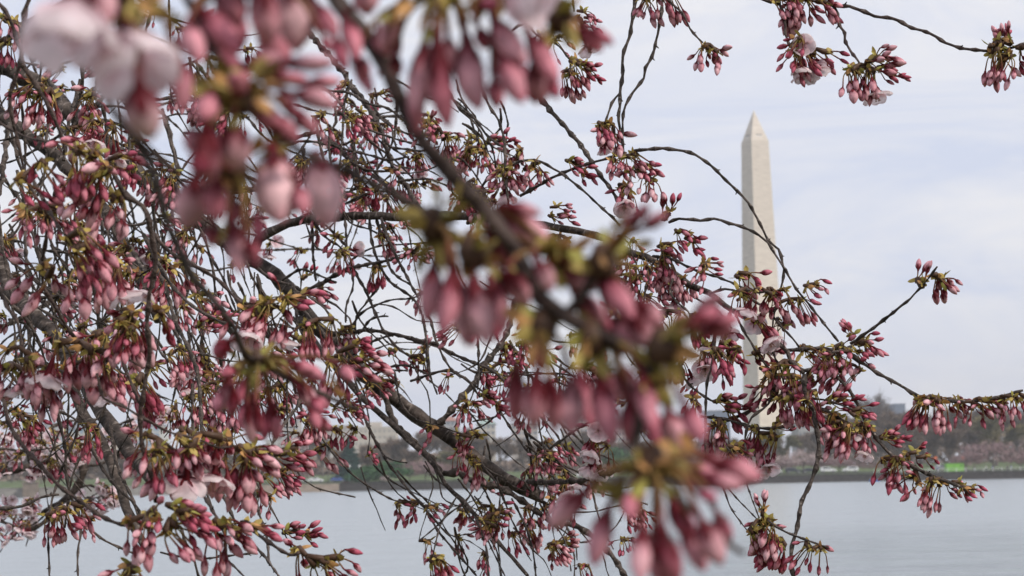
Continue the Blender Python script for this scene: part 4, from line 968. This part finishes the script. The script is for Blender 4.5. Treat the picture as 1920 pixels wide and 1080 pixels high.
# untraced twigs that fill the thicket
fill = MB(); FILL_END = []
def thicket(n, x0, x1, y0, y1, d0, d1, lmin, lmax, wmin, wmax, ang=(50, 100)):
    for _ in range(n):
        x, y = rng.uniform(x0, x1), rng.uniform(y0, y1); l = rng.uniform(lmin, lmax); a = R(rng.uniform(*ang)); d = rng.uniform(d0, d1); wd = rng.uniform(wmin, wmax)
        pts = [(x, y)]; k = 6; cv = rng.uniform(-.14, .22)
        for i in range(k):
            x += math.cos(a) * l / k; y += math.sin(a) * l / k; a += cv + rng.gauss(0, .26); pts.append((x, y))
        t = (wd, wd * .45, d, d + rng.uniform(-.1, .1), pts); pr = woody(fill, ctrl(t), rng, .008, 6, .016, .17, .8)
        MARKS.extend((proj(p), p, tree) for p, _ in pr[::2]); FILL_END.append((pts, t[3]))
thicket(100, -40, 430, -60, 520, 1.6, 2.7, 180, 460, 3, 7)
thicket(48, -20, 420, 380, 700, 1.7, 2.6, 160, 380, 3, 5.5, (40, 110))
thicket(34, -30, 400, 100, 600, 1.9, 2.8, 150, 320, 3.5, 6, (-10, 40))
thicket(34, 540, 800, 140, 340, 2.0, 2.6, 120, 260, 3.5, 5.5, (15, 100))
thicket(10, 820, 940, 150, 380, 1.9, 2.3, 80, 160, 3, 4.5, (20, 90))
thicket(26, 900, 1060, 560, 900, 1.9, 2.3, 120, 240, 3, 5, (30, 110))
thicket(13, 840, 1060, 800, 960, 1.9, 2.2, 120, 220, 3, 4.5, (35, 75))
thicket(26, 430, 900, 480, 760, 1.95, 2.3, 90, 220, 2.6, 4, (10, 95))
thicket(14, 640, 1000, 850, 1000, 1.9, 2.1, 120, 260, 2.6, 4, (35, 80))
thicket(9, 1080, 1260, 440, 600, 1.75, 1.95, 80, 160, 3, 4.5, (20, 80))
thicket(26, 380, 560, 480, 700, 1.7, 2.2, 150, 260, 3.5, 6, (40, 95))
tag(fill.build('twig', BARK, tree), kind='stuff')

def nearest(x, y, root):
    best = None; bd = 45 ** 2
    for (mx_, my_, md), p, r in MARKS:
        if r is not root: continue
        dd = (mx_ - x) ** 2 + (my_ - y) ** 2
        if dd < bd: bd = dd; best = md
    return best
PLACED = []
def put(x, y, d, mode, root, sc_=1.0):
    if d == 0: d = nearest(x, y, root) or 1.85
    flip = mode == 'hl'; mode = mode[0]
    if root is front and rng.random() < .30: return
    if mode == 'h' and rng.random() < (.5 if root is front else .16): mode = 'p'
    v = CV[mode][rng.randrange(len(CV[mode]))]
    p = at(x, y, d); rz = rng.uniform(0, 6.28) if mode != 'r' else rng.gauss(0, .45)
    PLACED.append((root, v, p, rz, rng.gauss(0, .38), rng.gauss(0, .38), sc_ * rng.uniform(.88, 1.18), d))
def parse_cl(txt, root):
    for s in txt.split():
        a = s.split(','); put(float(a[0]), float(a[1]), float(a[2]), a[3], root)
parse_cl(CL_MAIN, tree); parse_cl(CL_FRONT, front)
def fill_clusters(n, x0, x1, y0, y1, modes='hhhhrhh', dmax=9):
    k = 0; M = [m for m in MARKS if m[2] is tree and x0 < m[0][0] < x1 and y0 < m[0][1] < y1 and m[0][2] < dmax]
    while k < n and M:
        (mx_, my_, md), p, r = M[rng.randrange(len(M))]; put(mx_, my_, md, rng.choice(modes), tree, 1); k += 1
fill_clusters(62, -20, 440, 0, 760); fill_clusters(20, 330, 660, 120, 480); fill_clusters(22, 560, 960, 150, 390, 'hhhr'); fill_clusters(12, 900, 1080, 600, 960, 'hhr'); fill_clusters(8, 1100, 1260, 440, 620, 'hhr'); fill_clusters(10, 380, 600, 560, 800)
for pts_, d_ in FILL_END:
    if rng.random() < .5: put(pts_[-1][0], pts_[-1][1], d_, rng.choice('hsshr'), tree)
def flush(root, limit=98):
    it = sorted([p for p in PLACED if p[0] is root], key=lambda p: p[7]); rest = MB(); cache = {}
    def vis(p):
        x, y, d = proj(p[2]); return -100 < x < 2020 and -80 < y < 1120
    it = [p for p in it if vis(p)]
    # the largest in the picture are parts of their own, the others one shared part
    for i, (r, me, p, rz, ra, rb, s, d) in enumerate(it):
        M = Matrix.Translation(p) @ Matrix.Rotation(rz, 4, 'Z') @ Matrix.Rotation(ra, 4, 'X') @ Matrix.Rotation(rb, 4, 'Y') @ Matrix.Scale(s, 4)
        if i < limit:
            o = link('flower_cluster', me, root); o.matrix_parent_inverse = Matrix.Translation(-root.location); o.matrix_basis = M
        else:
            if me not in cache:
                cache[me] = ([v.co.copy() for v in me.vertices], [(list(f.vertices), f.material_index) for f in me.polygons], [tuple(c.color[:3]) for c in me.color_attributes['Col'].data])
            V, Fc, Cc = cache[me]; b0 = len(rest.v)
            for v, c in zip(V, Cc): rest.vert(M @ v, c)
            for f, mi in Fc: rest.face([b0 + k for k in f], None, mi)
    if rest.v: tag(rest.build('flower_cluster', [PETAL, OPENP], root), kind='stuff')
settle(tree); settle(front)
for r_ in (tree, front):
    flush(r_)
    for o in r_.children:
        if o.matrix_parent_inverse == Matrix(): o.matrix_parent_inverse = Matrix.Translation(-r_.location)

# ------------------------------------------------------------------ branch hanging in at the upper right
ur = empty('cherry_branch', tuple(at(1500, -60, 1.55)), 'thin sharp cherry branch with bud bunches crossing the upper right sky', 'branch', 'cherry branches hanging in front')
grow('''
6.5 1.6 1.5 5 | 1380,-160 1420,-12 1480,-4 1530,3 1563,11 1593,11 1640,30 1673,35 1710,52 1745,63 1773,80 1800,90 1855,96 1885,92 1925,80
6 1.56 1.5 4 | 1563,12 1570,28 1573,47 1583,63 1585,80 1597,98 1612,118
5 1.57 1.52 4 | 1455,-8 1470,30 1473,50 1472,62 1480,87
''', ur, 'twig', BARK_BROWN, .008)
settle(ur)
parse_cl('1480,-8,1.56,h 1465,-10,1.56,h 1500,-8,1.56,h 1505,-6,1.55,r 1483,84,1.52,o 1490,86,1.52,h 1500,88,1.52,o 1505,90,1.52,r 1614,120,1.5,h 1622,122,1.5,r 1630,125,1.5,h 1610,125,1.5,h 1640,128,1.5,r 1868,92,1.5,h 1875,90,1.5,u 1862,88,1.5,u 1890,95,1.5,h 1895,85,1.5,u 1905,90,1.5,r 1020,-30,1.9,s', ur)
flush(ur)

# ------------------------------------------------------------------ paler tree farther back at the lower left
D4 = 3.9
pt = empty('cherry_tree', tuple(at(-420, 1150, D4)), 'paler white blossoming cherry farther back, low at the left over the water', 'tree')
pt.location.z = 1.2
grow('''
17 3.95 3.9 12 | -420,960 -200,915 0,887 43,878 90,867 133,853 183,848 230,851 300,850
11 3.9 3.9 8 | 125,857 150,866 156,882 147,907 133,927 110,945 80,962
9 3.9 3.85 5 | 110,945 80,982 53,993 27,988 0,975
7 3.95 4.0 3 | -40,900 0,880 40,850 70,825 100,800 130,790 200,785
7 3.95 3.9 3 | 60,872 50,840 45,800 40,770
5 3.9 3.9 3 | -60,860 0,842 40,845 80,842
6 3.9 3.9 3 | 183,848 220,800 260,780 300,740
4 3.9 3.9 3 | 140,915 170,910 190,925 200,950
4 3.9 3.9 3 | 80,965 60,950 40,975
4 3.9 3.85 3 | 25,990 60,985 90,960
5 4.0 4.0 3 | 155,870 180,872 230,855
''', pt, 'twig', BARK, .022)
b = MB(); base_ = Vector((pt.location.x - .5, pt.location.y + .1, 1.1)); woody(b, [(base_, .11), (base_ + Vector((.05, 0, .5)), .08), (at(-420, 960, 3.95), .022)], rng, .04, 12, .2, .05, .1, False); b.build('trunk', BARK, pt)
for (x0, x1, y0, y1, n) in ((0, 110, 790, 870, 26), (60, 150, 800, 880, 14), (-20, 60, 930, 1000, 14), (100, 170, 930, 960, 8), (180, 225, 900, 950, 9), (40, 100, 860, 885, 5), (230, 310, 740, 830, 12), (30, 90, 950, 1000, 8), (140, 260, 770, 840, 8)):
    for k in range(n):
        x, y = rng.uniform(x0, x1), rng.uniform(y0, y1); d = D4 + rng.uniform(-.2, .2)
        v = rng.choice(CV['w'] * 2 + CV['o'] + CV['s']); PLACED.append((pt, v, at(x, y, d), rng.uniform(0, 6.28), rng.gauss(0, .5), rng.gauss(0, .5), rng.uniform(.8, 1.05), d + rng.random()))
        if k % 3 == 0:
            mb_ = MB(); x2, y2 = x + rng.uniform(-40, 40), y + rng.uniform(10, 45); woody(mb_, ctrl((3, 2, d, D4, [(x, y), ((x + x2) / 2 + rng.uniform(-8, 8), (y + y2) / 2), (x2, y2)])), rng, .02, 5, .03); mb_.build('twig', BARK, pt)
settle(pt); flush(pt)

# ------------------------------------------------------------------ near, strongly blurred branches with hand traced buds
NS = .80                                    # the near branches hang this much closer than first measured
def near_branch(label, woods, clusters, extra=None):
    woods = [(a, b_, c * NS, d * NS, p) for a, b_, c, d, p in woods]
    e = empty('cherry_branch', tuple(at(*woods[0][4][0], woods[0][2])), label, 'branch', 'cherry branches hanging in front')
    for t in woods:
        b = MB(); pr = woody(b, ctrl(t), rng, .004, 12, .03, .05, .12, False)
        b.build('twig', BARK_BROWN, e)
    for base, d, buds, leaves in clusters:
        d *= NS
        b = MB(); bp = at(*base, d); tops = []
        for bx0, by0, bx1, by1, wd in buds:
            dd = d + rng.uniform(-.018, .014); bx0 -= (bx1 - bx0) * .16; by0 -= (by1 - by0) * .16; p = at(bx0, by0, dd); q = at(bx1, by1, dd + rng.uniform(-.012, .008)); tops.append((p, q, wd / F * dd, math.dist((bx0, by0), (bx1, by1))))
            o_ = Vector((p.x - bp.x, 0, .012)); 
            if (p - bp).length > .004: stalk(b, bp, p, .00062, rng, mixc(mixc(GREEN, OLIVE, rng.random()), CALYX, rng.uniform(.1, .45)), CALYX, o_.normalized(), 7)
        tube(b, [(bp + Vector((0, .0, .004)), .0018), (bp, .0036), (bp - Vector((0, 0, .004)), .0022)], 8, True, BROWN)
        for lx, ly, ls in leaves:
            p = at(lx, ly, d + rng.uniform(-.012, .01)); dr = (p - bp); dr = dr.normalized() if dr.length > .002 else Vector((0, 0, -1)); ln = ls / F * d
            for k in range(3): leaf(b, p - dr * ln * .55 + Vector((rng.gauss(0, 1), rng.gauss(0, 1), rng.gauss(0, 1))) * ln * .22, dr + Vector((rng.gauss(0, .3), rng.gauss(0, .3), rng.gauss(0, .3))), ln * rng.uniform(.8, 1.2), ln * .2, rng, rng.choice((GREEN, OLIVE, OCHRE, mixc(OLIVE, BROWN, .5), mixc(GREEN, CALYX, .35))))
        for k in range(6):
            leaf(b, bp, Vector((rng.gauss(0, 1), rng.gauss(0, 1), rng.gauss(0, 1))), .0075 * rng.uniform(.8, 1.3), .0019, rng)
        co = b.build('flower_cluster', PETAL, e)
        for p, q, wd, lp in list(tops):     # further buds hidden partly behind the traced ones
            if lp > 50 and rng.random() < .6:
                sh = Vector((rng.uniform(-1, 1) * wd * 1.1, rng.uniform(.012, .035), rng.uniform(-.3, .8) * wd)); tops.append((p + sh, q + sh + Vector((rng.gauss(0, .0015), 0, rng.gauss(0, .001))), wd * .85, 40))
        for p, q, wd, lp in tops:
            m = MB(); bud(m, p, q, max(wd * .98, .0026), rng, 20, 1.1 if wd / d * F > 68 else rng.uniform(.15, .72) if lp > 70 else rng.uniform(.0, .3), True); m.build('bud', PETAL, co)
    if extra: extra(e)
    e2 = Matrix.Translation(-e.location)
    for o in e.children: o.matrix_parent_inverse = e2
    return e
DN_ = .44
W = lambda wd, wt, d0, d1, s: (wd, wt, d0, d1, [tuple(float(q) for q in p.split(',')) for p in s.split()])
def blossom(e, ax, ay, d0, tx, ty, d1, size, seed, cup, pale=PALE):
    b = MB(); d0 *= NS; d1 *= NS; p = at(ax, ay, d0); q = at(tx, ty, d1); r_ = random.Random(seed)
    flower(b, p, q - p, size / F * d0, r_, (.90, .60, .67), (.97, .83, .87), cup, True, 9); b.build('open_blossom', OPENP, e)
near_branch('thick blurred branch slanting from the top to the lower right with large pink buds',
    [W(32, 33, .50, .45, '560,-180 600,-70 633,0 667,47 700,87 727,133 747,177 770,227 797,273 833,312 863,349 900,387 935,430 962,468 993,530 1017,567'),
     W(31, 20, .45, .43, '1010,556 1050,588 1093,612 1150,640 1193,662 1217,690 1212,730 1200,780 1190,830 1203,870'),
     W(22, 16, .45, .445, '1060,592 1090,560 1112,520 1131,491'), W(20, 15, .44, .435, '1205,672 1228,662 1244,645'),
     W(16, 10, .43, .43, '1200,860 1240,900 1300,960 1372,1023 1397,1038'), W(14, 12, .46, .455, '760,-160 800,-70 832,-22 900,-18 1000,-28 1040,-10')],
    [((1131, 489), .445, [(1187, 416, 1217, 385, 24), (1207, 426, 1252, 400, 26), (1180, 424, 1206, 392, 22)], [(1165, 448, 60), (1150, 465, 50), (1175, 435, 50)]),
     ((1242, 648), .432, [(1305, 590, 1352, 552, 28), (1322, 606, 1388, 597, 34), (1318, 620, 1376, 617, 34), (1300, 604, 1345, 580, 26)], [(1270, 624, 60), (1290, 612, 50), (1260, 640, 45)]),
     ((1050, 478), .455, [(950, 385, 1015, 402, 26), (945, 400, 1036, 478, 66), (915, 440, 960, 508, 42), (955, 512, 988, 577, 38), (1003, 490, 1036, 548, 36), (1064, 488, 1117, 547, 50), (1078, 548, 1138, 610, 42), (1128, 522, 1188, 598, 46), (1150, 600, 1196, 646, 36), (1195, 566, 1242, 613, 40), (1193, 590, 1222, 657, 46), (1160, 570, 1190, 610, 36)], [(1048, 480, 60), (1060, 465, 50), (1035, 470, 40), (1090, 520, 40)]),
     ((1017, 612), .45, [(1008, 708, 1000, 806, 46), (1030, 715, 1040, 813, 34), (1068, 722, 1072, 813, 50)], [(1017, 640, 60), (1012, 665, 55), (1025, 680, 40)]),
     ((1110, 632), .445, [(1123, 716, 1148, 832, 50), (1163, 685, 1188, 767, 46), (1180, 750, 1180, 837, 38), (1206, 712, 1222, 802, 38)], [(1119, 655, 60), (1135, 668, 50), (1100, 645, 45), (1150, 690, 40)]),
     ((1228, 715), .44, [(1253, 772, 1279, 845, 46), (1285, 762, 1319, 830, 40)], [(1245, 735, 55), (1235, 720, 50), (1255, 845, 55), (1235, 838, 50)]),
     ((1222, 868), .43, [(1340, 868, 1428, 896, 52), (1318, 852, 1375, 884, 28), (1322, 890, 1396, 912, 36), (1096, 924, 1030, 992, 46), (1140, 960, 1112, 1062, 42), (1186, 925, 1180, 972, 32), (1312, 924, 1342, 936, 20), (1200, 1005, 1200, 1092, 40), (1245, 998, 1268, 1098, 52), (1226, 1020, 1228, 1092, 26), (1315, 978, 1354, 1060, 50), (1343, 960, 1370, 1017, 32), (1293, 993, 1320, 1072, 42)], [(1180, 870, 60), (1200, 890, 50), (1240, 900, 60), (1265, 885, 55), (1225, 890, 55), (1275, 905, 50), (1160, 885, 50), (1140, 925, 60), (1250, 925, 45)]),
     ((832, -20), .455, [(680, -30, 690, 30, 50), (645, 40, 670, 112, 36), (668, 105, 688, 152, 30), (745, 20, 720, 106, 40), (740, 105, 746, 142, 26), (795, 92, 780, 217, 46), (815, 85, 808, 192, 40), (826, 98, 841, 242, 46), (840, 72, 846, 135, 32), (878, 84, 899, 207, 56), (897, 52, 913, 94, 30), (868, 60, 885, 110, 26)], [(760, 10, 60), (790, 20, 55), (850, 20, 60), (875, 10, 55), (820, 40, 50), (740, 40, 45), (900, 25, 50)]),
     ((945, -18), .455, [(925, 148, 933, 205, 34), (930, 40, 987, 122, 46), (940, 108, 981, 194, 46), (995, 72, 1046, 157, 42), (1000, 122, 1019, 194, 40), (1030, 148, 1046, 185, 28), (900, 8, 936, 8, 26)], [(930, 15, 55), (960, 10, 50), (905, 15, 50)]),
     ((1050, 30), .455, [(1085, 60, 1129, 97, 32), (1103, 54, 1151, 83, 26)], [(1074, 54, 55), (1085, 45, 45), (1060, 45, 45)])],
    lambda e: blossom(e, 945, -25, .43, 1040, 15, .425, 150, 3, .85))
near_branch('blurred branch with big white open blossoms and pink buds at the upper left',
    [W(17, 15, .40, .45, '60,-200 140,-80 180,60 203,193 230,232 257,263 300,300 335,328'), W(16, 13, .45, .72, '257,265 273,300 297,350 313,417 333,460 360,517 400,563 437,613 463,670 483,676'),
     W(13, 9, .72, .74, '483,676 520,700 560,720 611,742 671,768'),
     W(13, 10, .42, .435, '446,185 442,240 438,290 437,322'), W(18, 15, .42, .43, '250,-160 330,-40 400,90 448,183'), W(17, 15, .43, .52, '448,183 490,227 520,253 557,280 597,300 640,313 680,337 720,355 763,378 800,402 812,425')],
    [((448, 180), .42, [(542, 119, 630, 117, 32), (512, 144, 580, 150, 24), (576, 157, 642, 153, 28), (553, 178, 633, 202, 40), (514, 183, 557, 196, 28), (459, 126, 541, 108, 38), (550, 211, 601, 251, 30), (478, 196, 530, 238, 44), (452, 178, 440, 140, 38), (392, 178, 379, 222, 46), (438, 232, 444, 322, 62), (400, 240, 400, 286, 28), (361, 243, 372, 292, 40), (376, 280, 373, 332, 42)], [(410, 135, 65), (390, 150, 60), (375, 135, 50), (405, 175, 60), (430, 155, 50), (480, 165, 60), (495, 150, 50), (455, 205, 55), (470, 215, 50)]),
     ((438, 318), .435, [(366, 333, 347, 430, 66), (408, 332, 406, 418, 42), (440, 372, 440, 420, 30), (398, 424, 398, 463, 34), (431, 428, 450, 514, 36), (462, 453, 487, 487, 28), (510, 290, 528, 417, 88), (558, 348, 571, 402, 36)], [(480, 270, 50), (500, 275, 50), (450, 340, 45), (440, 425, 40)]),
     ((470, -40), .43, [(495, -30, 500, 90, 60), (545, -30, 556, 97, 76), (425, -25, 446, 52, 62), (375, 22, 447, 102, 52), (355, 52, 376, 117, 46), (595, 12, 631, 72, 34), (604, 68, 619, 99, 22), (335, 110, 350, 205, 36)], [(280, 20, 60), (260, 40, 55), (300, 30, 50)]),
     ((812, 420), .47, [(812, 505, 800, 607, 42), (844, 520, 835, 622, 40), (860, 535, 876, 650, 48)], [(841, 378, 60), (820, 385, 60), (860, 400, 60), (850, 455, 60), (830, 440, 55), (815, 460, 50), (870, 380, 50), (835, 480, 55), (805, 480, 50)]),
     ((885, 472), .455, [(893, 530, 915, 647, 48), (933, 535, 945, 625, 34)], [(900, 490, 60), (910, 510, 55), (895, 455, 50), (880, 440, 50), (925, 500, 45)]),
     ((483, 675), .72, [(555, 683, 612, 713, 30), (548, 682, 590, 697, 24), (555, 718, 598, 769, 30), (585, 745, 606, 776, 22), (580, 768, 598, 804, 24), (600, 780, 618, 809, 20), (640, 688, 662, 713, 24), (428, 712, 408, 776, 26), (436, 732, 432, 782, 24), (465, 768, 472, 832, 26), (461, 755, 455, 806, 24), (502, 768, 495, 827, 22), (510, 766, 522, 824, 24), (430, 640, 402, 669, 32), (415, 735, 405, 770, 22), (480, 765, 486, 815, 22), (440, 690, 415, 705, 24)], [(510, 668, 30), (525, 680, 30), (500, 660, 30), (470, 700, 30), (480, 715, 30), (440, 680, 30), (500, 700, 28), (635, 722, 34), (455, 700, 28)]),
     ((235, -30), .38, [(190, -30, 202, 42, 46), (262, 160, 281, 264, 72), (330, 108, 342, 212, 40)], [(250, 10, 50), (270, 25, 45)])],
    lambda e: (blossom(e, 150, 2, .37, 108, 150, .364, 212, 4, .66), blossom(e, 236, 60, .38, 262, 190, .374, 196, 7, .70)))

# ------------------------------------------------------------------ air
hz = MB(); hz.box(-5200, -200, -1.5, 5200, 5000, 215)
hm = bpy.data.materials.new('haze_air'); hm.use_nodes = True; hn = hm.node_tree.nodes; hn.clear()
ho = hn.new('ShaderNodeOutputMaterial'); hv = hn.new('ShaderNodeVolumePrincipled'); hv.inputs['Color'].default_value = (.90, .93, 1, 1); hv.inputs['Density'].default_value = .00022
hm.node_tree.links.new(hv.outputs[0], ho.inputs['Volume'])
tag(hz.build('haze', hm, None, False), kind='stuff')
